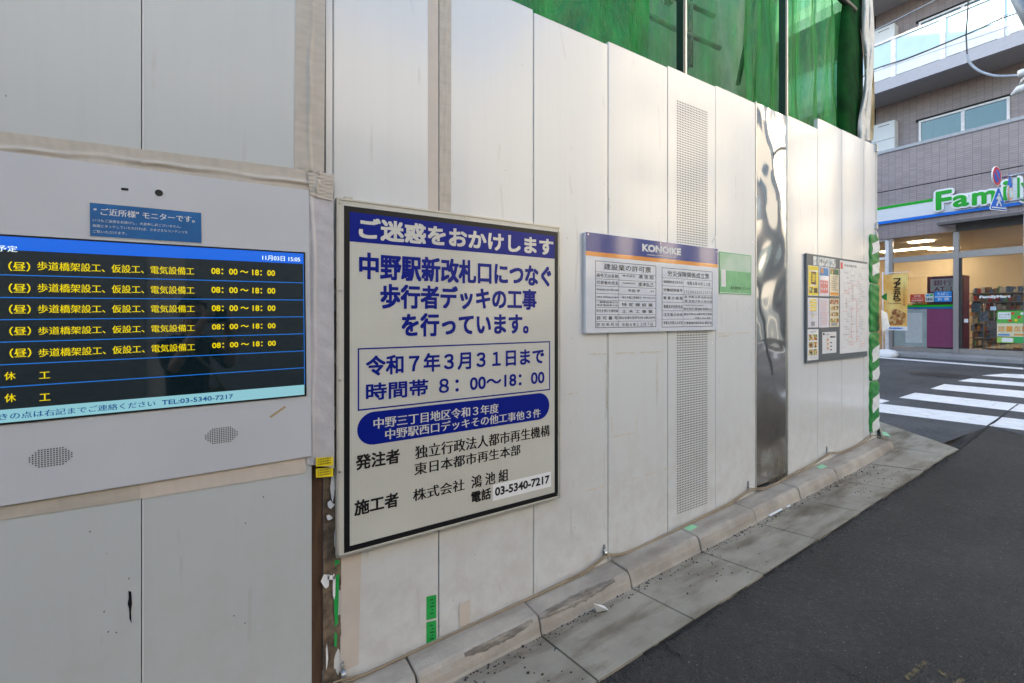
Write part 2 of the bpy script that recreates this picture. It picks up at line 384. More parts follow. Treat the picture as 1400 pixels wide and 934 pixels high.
kerb = bpy.data.objects.new('kerb', None); COL.objects.link(kerb); kerb['kind'] = 'structure'
gutter = bpy.data.objects.new('gutter', None); COL.objects.link(gutter); gutter['kind'] = 'structure'
def gf(x): return gz(x) - .045
PROF = [(1.734, 0), (1.740, .010), (1.746, .040), (1.754, .066), (1.762, .0765), (1.776, .0805), (2.02, .083), (2.02, -.1), (1.734, -.1)]
for k in range(-5, 6):
    x0 = 1.885 + .609 * k; x1 = x0 + .609 - .007; st = [x0, x0 + .005] + [x0 + .005 + (x1 - x0 - .01) * q / 14 for q in range(1, 14)] + [x1 - .005, x1]; ns_ = len(st)
    dz = random.uniform(-.004, .004); dy = random.uniform(-.003, .003)
    vs = []
    for i, x in enumerate(st):
        ins = .004 if i in (0, ns_ - 1) else 0; chip = random.uniform(.0005, .0022) + (random.uniform(.002, .006) if random.random() < .10 else 0)
        for (y, z) in PROF:
            vs.append((x, y + dy + (ins if z > -.05 and y < 1.8 else 0) + (chip if .06 < z < .08 else 0), gf(x) + z - (ins if z > .05 else 0) + dz - (chip * .6 if .06 < z < .08 else 0)))
    n = len(PROF); fs = [(i * n + j, i * n + (j + 1) % n, (i + 1) * n + (j + 1) % n, (i + 1) * n + j) for i in range(ns_ - 1) for j in range(n)]
    fs += [tuple(range(n)), tuple((ns_ - 1) * n + j for j in range(n))[::-1]]
    MB().add(vs, fs, False).build('kerb_stone', KERB, kerb)
    if k < 5:
        gx1 = x1 - .003
        mb = MB(); e = random.uniform(0, .006)
        mb.prism([(x0, 1.36 - e, gz(x0) + .002), (gx1, 1.36 - e, gz(gx1) + .002), (gx1, 1.737, gf(gx1)), (x0, 1.737, gf(x0))], (0, 0, -.1))
        mb.build('gutter_slab', GUT, gutter)
MB().prism([(-2, 1.745, gf(-2) - .02), (5.45, 1.745, gf(5.45) - .02), (5.45, 2.0, gf(5.45) + .06), (-2, 2.0, gf(-2) + .06)], (0, 0, -.08)).build('kerb_bedding', CRACK, kerb)
# the slabs fanning out round the corner
x0 = 1.885 + .609 * 5; A = (x0, 1.737, gf(x0)); B = (5.52, 1.737, gz(5.52) - .03); C = PG(1296, 622); D = (x0, 1.36, gz(x0) + .002)
T_ = PG(1311, 614.5); Fp = PG(1279, 603); E_ = (5.56, 1.80, gz(5.6) - .02); G_ = PG(1205, 597); H_ = PG(1200, 576)
for pts in ([A, B, C, D], [B, E_, Fp, T_, C], [E_, G_, H_, Fp]):
    pts = [Vector(p) for p in pts]; cen = sum(pts, Vector()) / len(pts)
    pts = [p + (cen - p).normalized() * .004 + Vector((0, 0, .004)) for p in pts]
    MB().prism(pts, (0, 0, -.1)).build('gutter_slab', GUT, gutter)
# kerb returning round the corner behind the hoarding
mb = MB(); 
for a0 in range(4):
    y0 = 2.03 + a0 * .6
    MB().prism([(5.30, y0, gf(5.5) - .05), (5.52, y0, gf(5.5) - .05), (5.50, y0, gf(5.5) + .08), (5.30, y0, gf(5.5) + .083)], (0, .593, 0)).build('kerb_stone', KERB, kerb)

OLD = ASPH.copy(); OLD.name = 'older_skylit_asphalt'
for n_o in OLD.node_tree.nodes:
    if n_o.type == 'VALTORGB' and abs(n_o.color_ramp.elements[0].color[0] - .036) < 1e-4:
        n_o.color_ramp.elements[0].color = (.078, .084, .094, 1); n_o.color_ramp.elements[1].color = (.105, .112, .124, 1)  # older pour, with the open sky's blue brightness put into its colour
pa, pb, pc, pd = PG(1440, 606.5), PG(1351, 582.3), PG(1309, 612), PG(1205, 577)
op = [(pa.x, pa.y), (pb.x, pb.y), (5.90, 1.50), (6.02, 1.75), (6.12, 2.15), (5.90, 2.6), (5.90, 4), (5.95, 13), (9, 13), (15, 13), (15, -8), (9, -8), (pa.x + .4, -3)]
MB().add([(x, y, (.2087 + .02 * (x - 6)) - .0075) for x, y in op], [tuple(range(len(op)))]).build('side_street', OLD, kind='structure')
mbs_ = [MB(), MB()]
rg_ = random.Random(11)
for i in range(3600):
    d = 1.35 + 7 * rg_.random() ** 1.8; a = R(rg_.uniform(-32, 28)); x = d * math.cos(a) + .3; y = 1.33 - abs(d * math.sin(a)) * .9 - rg_.random() * .5
    if x > 8: continue
    q = .0015 + .0035 * rg_.random() ** 3; k_ = 0 if rg_.random() < .45 else 1; z = gz(x) - .010
    mbs_[k_].add([(x + q * rg_.uniform(.6, 1.3) * math.cos(t_a), y + q * rg_.uniform(.6, 1.3) * math.sin(t_a), z - .001) for t_a in (0, 1.6, 3.1, 4.7)] + [(x, y, z + q * .7)], [(j, (j + 1) % 4, 4) for j in range(4)])
for m2_, c2_, n2_ in ((mbs_[0], (.22, .21, .20), 'pale chippings strewn thinly over the dark asphalt'), (mbs_[1], (.016, .015, .014), 'dark chippings strewn thinly over the asphalt')):
    tag(m2_.build('chippings', mat('chipping_stone_%d' % (c2_[0] > .1), c2_, .8, var=.3), kind='stuff', fix=False), n2_, 'chippings')

# shop-side apron with its own low kerb, white edge line
pv = bpy.data.objects.new('pavement', None); COL.objects.link(pv); pv['kind'] = 'structure'
for i in range(26):
    y0 = -12 + i
    MB().box((15.02, y0, .3), (15.17, y0 + .99, .462)).build('kerb_stone', PAVE, pv)
    MB().prism([(15.175, y0, .464), (15.62, y0, .505), (15.62, y0 + .995, .505), (15.175, y0 + .995, .464)], (0, 0, -.15)).build('paving_slab', PAVE, pv)
def strip_g(pts, name, m, dz=.004, label=None, cat=None, kind=None, group=None):
    p = [Vector((q[0], q[1], gz(q[0]) - .010 + dz)) for q in pts]
    o = MB().prism(p, (0, 0, -.003)).build(name, m)
    if kind: o['kind'] = kind
    if cat: tag(o, label, cat, group)
    return o
mk = bpy.data.objects.new('road_marking', None); COL.objects.link(mk); mk['kind'] = 'structure'
def marking(px, name='crossing_stripe', m=PAINTW, parent=mk):
    p = [PG(a, b, -.005) for a, b in px]
    # subdivide long edges so that the sheet follows the road's bend
    out = []
    for i in range(len(p)):
        a, b = p[i], p[(i + 1) % len(p)]
        for k in range(6):
            q = a.lerp(b, k / 6); out.append(Vector((q.x, q.y, gz(q.x) - .0055)))
    return MB().add(out, [tuple(range(len(out)))]).build(name, m, parent)
def Z4(x, y): return (1180 + x / 5.495, 470 + y / 5.495)
def ext(a, b, X):                       # carry an edge on beyond the frame
    a = Z4(*a); b = Z4(*b); return (X, a[1] + (b[1] - a[1]) * (X - a[0]) / (b[0] - a[0]))
marking([ext((135, 450), (1209, 570), 1165), ext((135, 450), (1209, 570), 1620), ext((135, 515), (1209, 650), 1620), ext((135, 515), (1209, 650), 1165)])
marking([Z4(270, 405), Z4(390, 368), ext((390, 368), (1209, 455), 1600), ext((270, 405), (1209, 515), 1600)])
marking([Z4(505, 338), Z4(610, 303), ext((610, 303), (1209, 355), 1600), ext((505, 338), (1209, 407), 1600)])
marking([Z4(710, 280), Z4(810, 260), ext((810, 260), (1209, 292), 1600), ext((710, 280), (1209, 320), 1600)])
marking([Z4(890, 238), Z4(1060, 225), ext((1060, 225), (1209, 231), 1600), ext((890, 238), (1209, 262), 1600)])
marking([(1170, 541), (1205, 545.5), Z4(200, 430), (1205, 551), (1170, 549)])
marking([(1170, 485.4), (1440, 506), (1440, 508.5), (1170, 487)], 'edge_line')
# tar seams between asphalt pours
def seam(px, wd, name='asphalt_seam'):
    p = [PG(a, b, -.006) for a, b in px]; L = []; Rr = []; ps = []
    for i in range(len(p) - 1):
        for k in range(8):
            ps.append(p[i].lerp(p[i + 1], k / 8))
    ps.append(p[-1])
    for i, q in enumerate(ps):
        d = (ps[min(i + 1, len(ps) - 1)] - ps[max(i - 1, 0)]); d.z = 0; d.normalize(); nrm = Vector((-d.y, d.x, 0))
        q = q + nrm * random.uniform(-.008, .008); ww = wd * random.uniform(.3, 1.3)
        L.append(q + nrm * ww); Rr.append(q - nrm * ww)
    vs = [(v.x, v.y, gz(v.x) - .0035) for v in L + Rr]; n = len(L)
    o = MB().add(vs, [(i, i + 1, n + i + 1, n + i) for i in range(n - 1)]).build(name, CRACK); o['kind'] = 'structure'
seam([Z4(1170, 455), Z4(940, 617), Z4(720, 785)], .012)
seam([Z4(940, 617), Z4(1209, 690), (1440, 610)], .008)
seam([(1311, 616), (1240, 657), (1174, 703), (1113, 742)], .010)
seam([(1113, 742), (1040, 788), (948, 848), (880, 895)], .013)
seam([(905, 878), (934, 902)], .006)
seam([(1138, 910), (1190, 934)], .003)
# lifted yellow paint remains on the near asphalt
YP = mat('worn_yellow_paint', (.13, .10, .05), .8, var=.5, vscale=60)
YP.node_tree.links.new(ramp(YP.node_tree, noise(YP.node_tree, 45, 6, .75), .36, .56), YP.node_tree.nodes['Principled BSDF'].inputs['Alpha'])
for pts in ([(1236, 925), (1262, 903), (1268, 906), (1243, 930)], [(1279, 914), (1288, 915), (1298, 923), (1290, 925)], [(1300, 934), (1316, 925), (1320, 929), (1310, 940)]):
    marking(pts, 'worn_paint_patch', YP)

# loose black grit in the gutter
STONE = mat('dark_grit', (.035, .03, .028), .9)
mb = MB()
for i in range(900):
    x = random.uniform(.3, 5.3); y = random.choice([random.gauss(1.71, .03), random.uniform(1.40, 1.73)])
    if y > 1.735: y = 1.73
    if math.sin(x * 3.1) + math.sin(x * 1.3 + 1) < -.5 + random.random() * .8 and y < 1.68: continue
    s = random.uniform(.0018, .0055) * (1.6 if random.random() < .06 else 1); z = gz(x) + (1.36 - y) / .377 * .045 + s * .4
    p = [(x + s * random.uniform(.7, 1.4) * math.cos(a), y + s * random.uniform(.7, 1.3) * math.sin(a), z) for a in (0, 1.5, 3, 4.6)]
    mb.add(p + [(x, y, z + s), (x, y, z - s)], [(0, 1, 4), (1, 2, 4), (2, 3, 4), (3, 0, 4), (1, 0, 5), (2, 1, 5), (3, 2, 5), (0, 3, 5)])
tag(mb.build('grit', STONE, kind='stuff'), 'black grit and crumbs scattered over the grey gutter slabs', 'grit')
# rough crumbled asphalt edge against the gutter
mb = MB()
for i in range(700):
    x = random.uniform(.6, 5.7); y = 1.355 - abs(random.gauss(0, .035)); s = random.uniform(.003, .009); z = gz(x) - .008
    p = [(x + s * random.uniform(.6, 1.4) * math.cos(a), y + s * random.uniform(.6, 1.4) * math.sin(a), z - .002) for a in (0, 1.3, 2.6, 3.8, 5)]
    mb.add(p + [(x, y, z + s * .45)], [(j, (j + 1) % 5, 5) for j in range(5)])
mb.build('crumbled_asphalt_edge', ASPH, kind='stuff')['label'] = 'crumbled asphalt along the gutter edge'

def manhole():
    c = PG(1283.7, 512.4); r = .44
    t = thing('manhole_cover', 'round dark iron manhole cover in the side road beyond the crossing', 'manhole cover', (c.x, c.y, gz(c.x)))
    im = mat('cast_iron', (.018, .02, .026), .6, 0, var=.3, vscale=30)
    mb = MB(); n = 40; z = gz(c.x) - .002
    ring = [(c.x + q * math.cos(a), c.y + q * math.sin(a), z + .02 * q * math.cos(a)) for q in (r, r - .03) for a in [k * 2 * math.pi / n for k in range(n)]]
    mb.add(ring, [(i, (i + 1) % n, n + (i + 1) % n, n + i) for i in range(n)]); mb.build('rim', im, t)
    mb = MB(); mb.add([(c.x + (r - .035) * math.cos(a), c.y + (r - .035) * math.sin(a), z - .001 + .02 * r * math.cos(a)) for a in [k * 2 * math.pi / n for k in range(n)]], [tuple(range(n))])
    mb.build('lid', im, t)
    mb = MB()
    for i in range(-6, 7):
        for j in range(-6, 7):
            if i * i + j * j < 36 and (i + j) % 2 == 0:
                x = c.x + i * .058; y = c.y + j * .058; zz = z + .02 * (x - c.x)
                mb.box((x - .02, y - .02, zz - .001), (x + .02, y + .02, zz + .003))
    mb.build('tread_studs', im, t, kind='stuff')
manhole()

# ================================================================== HOARDING
YF = 1.905                       # front face of the hoarding
YS = 1.872                       # front face of what hangs on it
def top_z(px, py): return PY(px, py, YF).z
hb = thing('site_hoarding', 'tall white steel panel hoarding running along the kerb under the green sheeting', 'hoarding', (2.9, YF, .1))
JP = [462, 600, 729.5, 831.5, 913, 978, 1033, 1077, 1118, 1151, 1181, 1197.5]
TOPP = [None, (600, -40), (731, 18), (832, 57), (913, 90), (978, 117), (1033.5, 139.6), (1078, 158.5), (1118.5, 162), (1151.5, 177.5), (1181, 191.5)]
JX = [PY(p, 400, YF).x for p in JP]
JX[0] = PY(455, 400, YF).x
z731 = top_z(730, 14.3)
def bowed(x0, x1, z0a, z0b, z1, tilt, bow, name='panel', m=PANEL, label=None):
    """a folded steel panel: faint bow over its width, a rolled edge either side, returns going back"""
    mb = MB(); g = .0022; x0 += g; x1 -= g; d = .03
    prof = [(0, d), (0, .003), (.004, .0)]
    K = 8
    prof += [(.004 + (1 - 0) * 0, 0)] if False else []
    cols = [(x0, d), (x0, .003), (x0 + .003, 0)]
    for k in range(1, K):
        f = k / K; cols.append((x0 + (x1 - x0) * f, tilt * (f - .5) - bow * 4 * f * (1 - f)))
    cols += [(x1 - .003, 0), (x1, .003), (x1, d)]
    vs = []
    for (x, y) in cols:
        f = (x - x0) / (x1 - x0); vs += [(x, YF + y, z0a + (z0b - z0a) * f), (x, YF + y, z1)]
    n = len(cols)
    def seg(a_, b_, sm): mb.add(vs[2 * a_:2 * b_ + 2], [(2 * i, 2 * i + 2, 2 * i + 3, 2 * i + 1) for i in range(b_ - a_)], sm)
    seg(0, 2, False); seg(2, n - 3, True); seg(n - 3, n - 1, False)
    mb.add([(cols[0][0], YF + d, z1), (cols[-1][0], YF + d, z1)] + [(x, YF + y, z1) for x, y in cols[1:-1]][::-1], [tuple(range(n))])
    return mb.build(name, m, hb, label, fix=False)
for i in range(len(JX) - 1):
    x0, x1 = JX[i], JX[i + 1]; zt = z731 if i < 2 else top_z(*TOPP[i])
    za, zb = gf(x0) + .045, gf(x1) + .045
    if i in (4, 6): continue
    rr = random.Random(i * 3 + 1)
    bowed(x0, x1, za, zb, zt, rr.uniform(-.003, .003), rr.uniform(.0006, .0026))
MB().prism(rect_y(PY(445.5, 200, YF).x, JX[0] - .001, PY(450, 252, YF).z, z731, YF), (0, .03, 0)).build('cover_strip', PANEL, hb)
# perforated panel (index 4): every hole is real
x0, x1 = JX[4] + .0022, JX[5] - .0022; zt = top_z(*TOPP[4])
hx0 = PY(925, 300, YF).x; hx1 = PY(967.5, 300, YF).x; hz1 = PY(925, 136, YF).z; hz0 = PY(920, 706, YF).z
nc = 20; nr = 168; dx = (hx1 - hx0) / nc; dz = (hz1 - hz0) / nr
mb = MB()
for q in (rect_y(x0, hx0, gf(x0) + .045, zt, YF), rect_y(hx1, x1, gf(x1) + .09, zt, YF), rect_y(hx0, hx1, gf(x0) + .045, hz0, YF), rect_y(hx0, hx1, hz1, zt, YF)):
    mb.add(q, [(0, 1, 2, 3)])
mb.add([(x0, YF, 0), (x0, YF + .03, 0), (x0, YF + .03, zt), (x0, YF, zt)], [(0, 3, 2, 1)])
mb.add([(x0, YF, zt), (x1, YF, zt), (x1, YF + .03, zt), (x0, YF + .03, zt)], [(0, 1, 2, 3)])
rad = min(dx, dz) * .31
for i in range(nc):
    for j in range(nr):
        ax = hx0 + i * dx; az = hz0 + j * dz; cx, cz = ax + dx / 2, az + dz / 2
        o8 = [(ax, az), (cx, az), (ax + dx, az), (ax + dx, cz), (ax + dx, az + dz), (cx, az + dz), (ax, az + dz), (ax, cz)]
        i8 = [(cx + rad * math.cos(R(225 + 45 * k)), cz + rad * math.sin(R(225 + 45 * k))) for k in range(8)]
        mb.add([(a, YF, b) for a, b in o8 + i8], [(k, (k + 1) % 8, 8 + (k + 1) % 8, 8 + k) for k in range(8)])
mb.build('panel', PANEL, hb, 'white panel with a tall field of punched round holes', fix=False)
MB().prism(rect_y(hx0 - .03, hx1 + .03, hz0 - .03, hz1 + .03, YF + .02), (0, .004, 0)).build('hole_shade_sheet', mat('hole_shade_brown', (.02, .014, .012), .8), hb)  # near-black sheet stands for the shade inside the hoarding
# polished stainless panel (index 6): dented, so its reflections swim
def stain():
    m, t, b = newmat('polished_stainless')
    b.inputs['Metallic'].default_value = 1
    g = t.nodes.new('ShaderNodeNewGeometry'); s = t.nodes.new('ShaderNodeSeparateXYZ'); t.links.new(g.outputs['Position'], s.inputs[0])
    mr = N(t, 'ShaderNodeMapRange'); mr.inputs[1].default_value = 1.05; mr.inputs[2].default_value = .2; mr.inputs[3].default_value = 0; mr.inputs[4].default_value = 1
    t.links.new(s.outputs['Z'], mr.inputs[0])
    d = mixc(t, 1, mr.outputs[0], ramp(t, noise(t, 7, 6, .6, stretch=(1, 1, .5)), .3, .6), 'MULTIPLY')
    t.links.new(mixc(t, d, (.72, .71, .70), (.30, .27, .23)), b.inputs['Base Color'])
    rr = N(t, 'ShaderNodeMapRange'); rr.inputs[3].default_value = .05; rr.inputs[4].default_value = .33
    t.links.new(d, rr.inputs[0]); t.links.new(rr.outputs[0], b.inputs['Roughness'])
    return m
x0, x1 = JX[6] + .004, JX[7] - .004; zt = top_z(*TOPP[6])
def wob(u, v):
    x = x0 + (x1 - x0) * u; z = gf(x) + .045 + (zt - gf(x) - .045) * v
    a = .0045 * math.sin(z * 3.6 + u * 2.5) * math.sin(u * 3.1) + .0010 * math.sin(z * 7.5 + u * 5 + 1) * (u * (1 - u) * 4) + .0007 * math.sin(z * 15 - u * 6 + math.sin(z * 4)) * (u * (1 - u) * 4) + .00022 * math.sin(z * 62 + 20 * (u - .5) ** 2) * math.exp(-((z - 1.22) / .16) ** 2) + .00015 * math.sin(z * 23 - u * 9)
    return (x, YF + .004 + a, z)
mb = MB().grid(wob, 24, 150); mb.build('panel', stain(), hb, 'polished stainless steel panel with dented mirror surface', fix=False)
for xx in (x0 - .006, x1 - .004):
    MB().box((xx, YF - .004, gf(xx) + .05), (xx + .010, YF + .03, zt + .002)).build('edge_trim', ALU, hb)
# closing strip and joints
MB().prism(rect_y(JX[0], JX[-1], gf(JX[0]) - .05, 2.85, YF + .034), (0, .01, 0)).build('backing_rail', DARK, hb)
MB().box((JX[-1] + .001, YF - .006, gf(5.4) + .05), (JX[-1] + .012, YF + .05, top_z(1197, 196))).build('edge_trim', ALU, hb)
for py in (199, 305, 318):      # end latches
    p = PY(1198, py + 4, YF - .01); MB().box((p.x - .01, YF - .02, p.z - .03), (p.x + .02, YF + .01, p.z + .03)).build('latch', STEEL, hb)
# vertical posts above and behind
for px in (930.5, 1070):
    p = PY(px, 90, 2.03)
    MB().box((p.x - .012, 2.00, .3), (p.x + .012, 2.055, 5.6)).build('post', mat('dark_green_post', (.02, .04, .035), .35, .2), hb)
    MB().box((p.x + .0125, 1.999, .3), (p.x + .026, 2.02, 5.6)).build('post_lit_edge', ALU, hb)  # bright strip paints in the post's lit face

# left hoarding, above and below the monitor
YL = 1.880
hl = thing('site_hoarding', 'greyish white steel panels above and below the notice monitor', 'hoarding', (-.5, YL, .1))
zs_ = [PY(194, 195, YL).x]; Lx = [zs_[0] - .507 * 2, zs_[0] - .507, zs_[0], PY(427, 400, YL).x]
kb = PY(0, 690, YL).z
for lo, hi in ((PY(300, 240, YL).z, 3.0), (-.6, kb + .06)):
    for i in range(3):
        x0, x1 = Lx[i] + .0022, Lx[i + 1] - .0022
        MB().box((x0, YL, lo), (x1, YL + .03, hi)).build('panel', PANEL_L, hl, bevel=.0015)
        if i == 2 or i == 1: MB().box((Lx[i] + .0012, YL - .001, lo), (Lx[i] + .0035, YL + .02, hi)).build('joint_strip', WHITE, hl)
MB().box((Lx[0], YL + .034, -.6), (Lx[3], YL + .05, 3)).build('backing_rail', DARK, hl)
# brown timber and scraped board showing in the slot between the two hoardings
WOOD = mat('brown_timber', (.085, .045, .025), .75, var=.35, vscale=18, bmp=.5, bscale=40, stretch=(4, 4, .5))
SCRAP = mat('scraped_board', (.15, .11, .075), .85, var=.55, vscale=26, bmp=1, bscale=55, dist=.006)
sl_ = thing('timber_post', 'brown timber post with a scraped board in the gap left of the big notice', 'post', (.34, 1.92, -.2))
a = PY(428, 800, YL + .035).x; b_ = PY(441, 800, YL + .03).x; c_ = PY(463, 800, YF + .02).x
MB().box((a - .01, YL + .030, -.6), (b_, YL + .09, 3.0)).build('timber', WOOD, sl_)
MB().grid(lambda u, v: (b_ + .001 + (c_ - b_ + .004) * u, YL + .022 + .004 * math.sin(v * 57) * math.sin(u * 6) + random.uniform(0, .003), -.6 + 2.2 * v), 6, 90, False).build('scraped_board', SCRAP, sl_)
for (cx, cy, w_, h_) in ((455, 668, 4, 22), (452, 690, 7, 6), (446, 795, 7, 14), (453, 790, 8, 5), (457, 800, 3, 20), (447, 900, 2, 24), (450, 708, 5, 4)):
    p = [(cx + w_ * random.uniform(.5, 1.1) * math.cos(t), cy + h_ * random.uniform(.5, 1.1) * math.sin(t)) for t in [k * .785 for k in range(8)]]
    ppoly(p, YL + .015, .001).build('paint_flake', WHITE, sl_)
mb = MB(); pts = [(458, 766), (464, 766), (463.5, 800), (462, 850), (460, 885), (457, 884), (458, 850), (456.5, 820), (459, 795)]
tag(ppoly(pts, YF - .004, .003).build('green_tape', GREENT), 'long strip of green tape on the hoarding edge below the big notice', 'tape')

# ---- tapes on the hoardings
def tapeobj(pts, y, m, label, name='tape'):
    return tag(ppoly(pts, y, .0007).build(name, m), label, 'tape')
def wrinkled(fn, nu, nv, m, label, name='tape'):
    return tag(MB().grid(fn, nu, nv).build(name, m, fix=False), label, 'tape')
def quad_tape(tl, tr, br, bl, y, m, label, ridge=None, rh=.006, nu=14, nv=90, wr=.00035, along='v', seed=0):
    """wrinkled tape between four surveyed corners; ridge = where the fold runs across its width"""
    a, b, c, d = [PY(*q, y) for q in (tl, tr, br, bl)]; rg = random.Random(seed); ph = [rg.uniform(0, 6) for _ in range(6)]
    def fn(u, v):
        p = a.lerp(b, u).lerp(d.lerp(c, u), v)
        s, l = (u, v) if along == 'v' else (v, u)
        h = wr * (math.sin(l * 41 + ph[0] + 3 * s) * math.sin(s * 9 + ph[1]) + .6 * math.sin(l * 97 + ph[2] - 5 * s))
        if ridge is not None:
            cx = ridge + .05 * math.sin(l * 5 + ph[3]) + .02 * math.sin(l * 17 + ph[4])
            h += rh * 1.5 * math.exp(-((s - cx) / .045) ** 2) * (.65 + .35 * math.sin(l * 9 + ph[5]))
        p.y -= .0012 + abs(h) if ridge is None else .0012 + h + abs(wr)
        return p
    return wrinkled(fn, nu, nv, m, label)
quad_tape((405, -40), (445, -40), (443, 236), (402, 229), YL, TAPE, 'vertical beige tape with a raised crease above the monitor corner', .52, .008, 22, 90)
quad_tape((-60, 172), (194, 204), (194, 250), (-60, 222), YL, TAPE, 'horizontal beige tape across the top left of the monitor', .42, .005, 80, 18, along='u', seed=2)
quad_tape((193, 204), (440, 235), (428, 269), (193, 250), YL - .001, TAPE, 'horizontal beige tape across the top right of the monitor', .45, .006, 80, 18, along='u', seed=3)
quad_tape((420, 234), (457, 238), (455, 275), (424, 268), YL - .006, TAPE, 'crumpled square of beige tape at the top right monitor corner', .35, .007, 24, 24, .0011, seed=4)
quad_tape((418, 266), (456, 272), (457, 640), (419, 634), YL - .003, TAPE_L, 'wide lilac grey film tape down the right side of the monitor', .22, .006, 20, 90, .0007, seed=5)
quad_tape((-60, 658), (192, 634), (192, 682), (-60, 720), YL - .001, TAPE, 'beige tape under the left half of the monitor', .25, .003, 70, 14, along='u', seed=6)
quad_tape((191, 634), (418, 609), (418, 646), (191, 682), YL - .001, TAPE_P, 'pinkish beige tape under the right half of the monitor', .2, .004, 70, 14, along='u', seed=7)
quad_tape((585, -30), (599.3, -30), (599.3, 300), (585, 300), YF - .001, TAPE_P, 'beige tape left of the panel joint above the big notice', None, 0, 4, 60, .0003, seed=8)
quad_tape((600.6, -30), (617, -30), (616, 305), (600.6, 303), YF - .001, TAPE, 'beige tape right of the panel joint above the big notice', .5, .002, 10, 70, .0008, seed=9)
quad_tape((466, 752), (494, 750), (490, 908), (465, 920), YF - .001, TAPE_P, 'wide pale tape on the panel edge below the big notice', None, 0, 6, 40, .0005, seed=10)
tapeobj([(628, 826), (643, 819), (643, 852), (628, 858)], YF - .003, TAPE_P, 'small pale tape patch on a white panel near the kerb')
for i, (y0, y1) in enumerate(((814, 848), (849, 880))):
    o = tapeobj([(583, y0 + 2), (596.5, y0 - 1), (596.5, y1 - 3), (583, y1)], YF - .003, GREENT, ['upper of two green tape labels with handwriting at a panel joint', 'lower of two green tape labels with handwriting at a panel joint'][i], 'tape_label')
    for k in range(5):
        yy = y0 + 6 + k * 4.6
        MB().prism([PY(588 + (k % 2) * 2, yy, YF - .0035), PY(592 + k % 3, yy - 1, YF - .0035), PY(592 + k % 3, yy + .2, YF - .0035), PY(588 + (k % 2) * 2, yy + 1.2, YF - .0035)], (0, .0003, 0)).build('handwriting', BLACKI, o)
for i, (y0, y1) in enumerate(((624.5, 638), (639.5, 653))):
    o = tag(ppoly([(432, y0 + 1.5), (455.5, y0), (455.5, y1 - 1.5), (432, y1)], YL - .014, .0006).build('caution_label', YELLOW),
            ['upper of two yellow labels at the lower monitor corner', 'lower of two yellow labels at the lower monitor corner'][i], 'label')
    for k in range(3):
        ty('注意用具貼付', 434, 453, y0 + 3.2 + k * 3.3, y0 + 5.4 + k * 3.3, YL - .0146, BLACKI, o, .02)
# old tape residue on the panels
RES = mat('tape_residue', (.60, .53, .40), .7, var=.15, vscale=80)
for i, (a, b) in enumerate([((838, 598), (836, 570)), ((871, 568), (870, 592)), ((840, 597), (868, 591)), ((840, 661), (897, 646)), ((800, 672), (825, 665)), ((907, 642), (928, 637)), ((806, 484), (832, 484)), ((841, 483), (868, 482)), ((875, 482), (905, 481)), ((830, 560), (829, 492)), ((899, 490), (898, 540)), ((978, 456), (1024, 455)), ((981, 460), (1000, 459)), ((770, 540), (790, 537))]):
    A_, B_ = PY(*a, YF - .0035), PY(*b, YF - .0035); d = (B_ - A_).normalized(); nn = Vector((-d.z, 0, d.x)) * .004
    mb = MB(); K = 14; vs = []
    for k in range(K + 1):
        q = A_.lerp(B_, k / K); vs += [q + nn * random.uniform(.1, 1.1), q - nn * random.uniform(.1, 1.1)]
    mb.add(vs, [(2 * k, 2 * k + 2, 2 * k + 3, 2 * k + 1) for k in range(K) if random.random() > .18]); mb.build('glue_residue', RES, hb, fix=False)
# marks
ppoly([(175.5, 808), (179.5, 809), (180.5, 826), (179, 836), (179.8, 852), (177, 846), (176.5, 832), (174.5, 826), (176, 818)], YL - .001, .0006).build('black_scrape', BLACKI, hl)
for (x_, y_) in ((159, 865), (148, 864), (123, 727), (320, 842), (335, 852)):
    MB().disc(PY(x_, y_, YL - .0008), .0022, (0, -1, 0), 7, .0004).build('paint_chip', BLACKI, hl)
RND = random.Random(5)
mb = MB()
for k in range(46):       # little white tape corners left stuck on the panels
    pass
for (x_, y_) in ((978, 325), (1001, 333), (1029, 331), (974, 469), (1001, 467), (1028, 467), (1027, 421), (1028, 439), (975, 330)):
    p = PY(x_, y_, YF - .004); MB().box((p.x - .006, YF - .0045, p.z - .008), (p.x + .006, YF - .0035, p.z + .008)).build('tape_corner', WHITE, hb)

# ================================================================== MONITOR
YK = 1.868
TILT = .0095
piv = PY(200, 450, YK)
def KP(px, py, y):
    p = PY(px, py, YK if y is None else y); return Vector((p.x, p.y, p.z - TILT * (p.x - piv.x)))
mon = thing('notice_monitor', 'wide digital notice screen in a white steel case showing yellow work schedule', 'monitor', (piv.x, YK, piv.z))
def kz(px, py): return KP(px, py, YK).z
kx1 = PY(424, 400, YK).x; kx0 = -.95; kzt = kz(60, 214); kzb = kz(200, 660)
sx1 = KP(418, 400, YK).x; szt = kz(417.5, 345.3); szb = kz(417.5, 541.2); sx0 = sx1 - .955
ko = []
mb = MB()
for q in ((kx0, kx1, szt, kzt), (kx0, kx1, kzb, szb), (kx0, sx0, szb, szt), (sx1, kx1, szb, szt)):
    mb.box((q[0], YK, q[2]), (q[1], YK + .03, q[3]))
ko.append(mb.build('case_front', KIOSK, mon))
b2 = .0052
mb = MB()
for q in ((sx0, sx1, szt - b2, szt), (sx0, sx1, szb, szb + b2), (sx0, sx0 + b2, szb + b2, szt - b2), (sx1 - b2, sx1, szb + b2, szt - b2)):
    mb.box((q[0], YK - .004, q[2]), (q[1], YK + .01, q[3]))
ko.append(mb.build('bezel', flat('bezel_black', (.012, .012, .012), .3), mon))
SCR = emit('screen_dark', (.004, .02, .024), .03, .04, (.006, .012, .016))
SCR.node_tree.nodes['Principled BSDF'].inputs['Specular IOR Level'].default_value = .8
SCR.node_tree.nodes['Principled BSDF'].inputs['Coat Weight'].default_value = 1
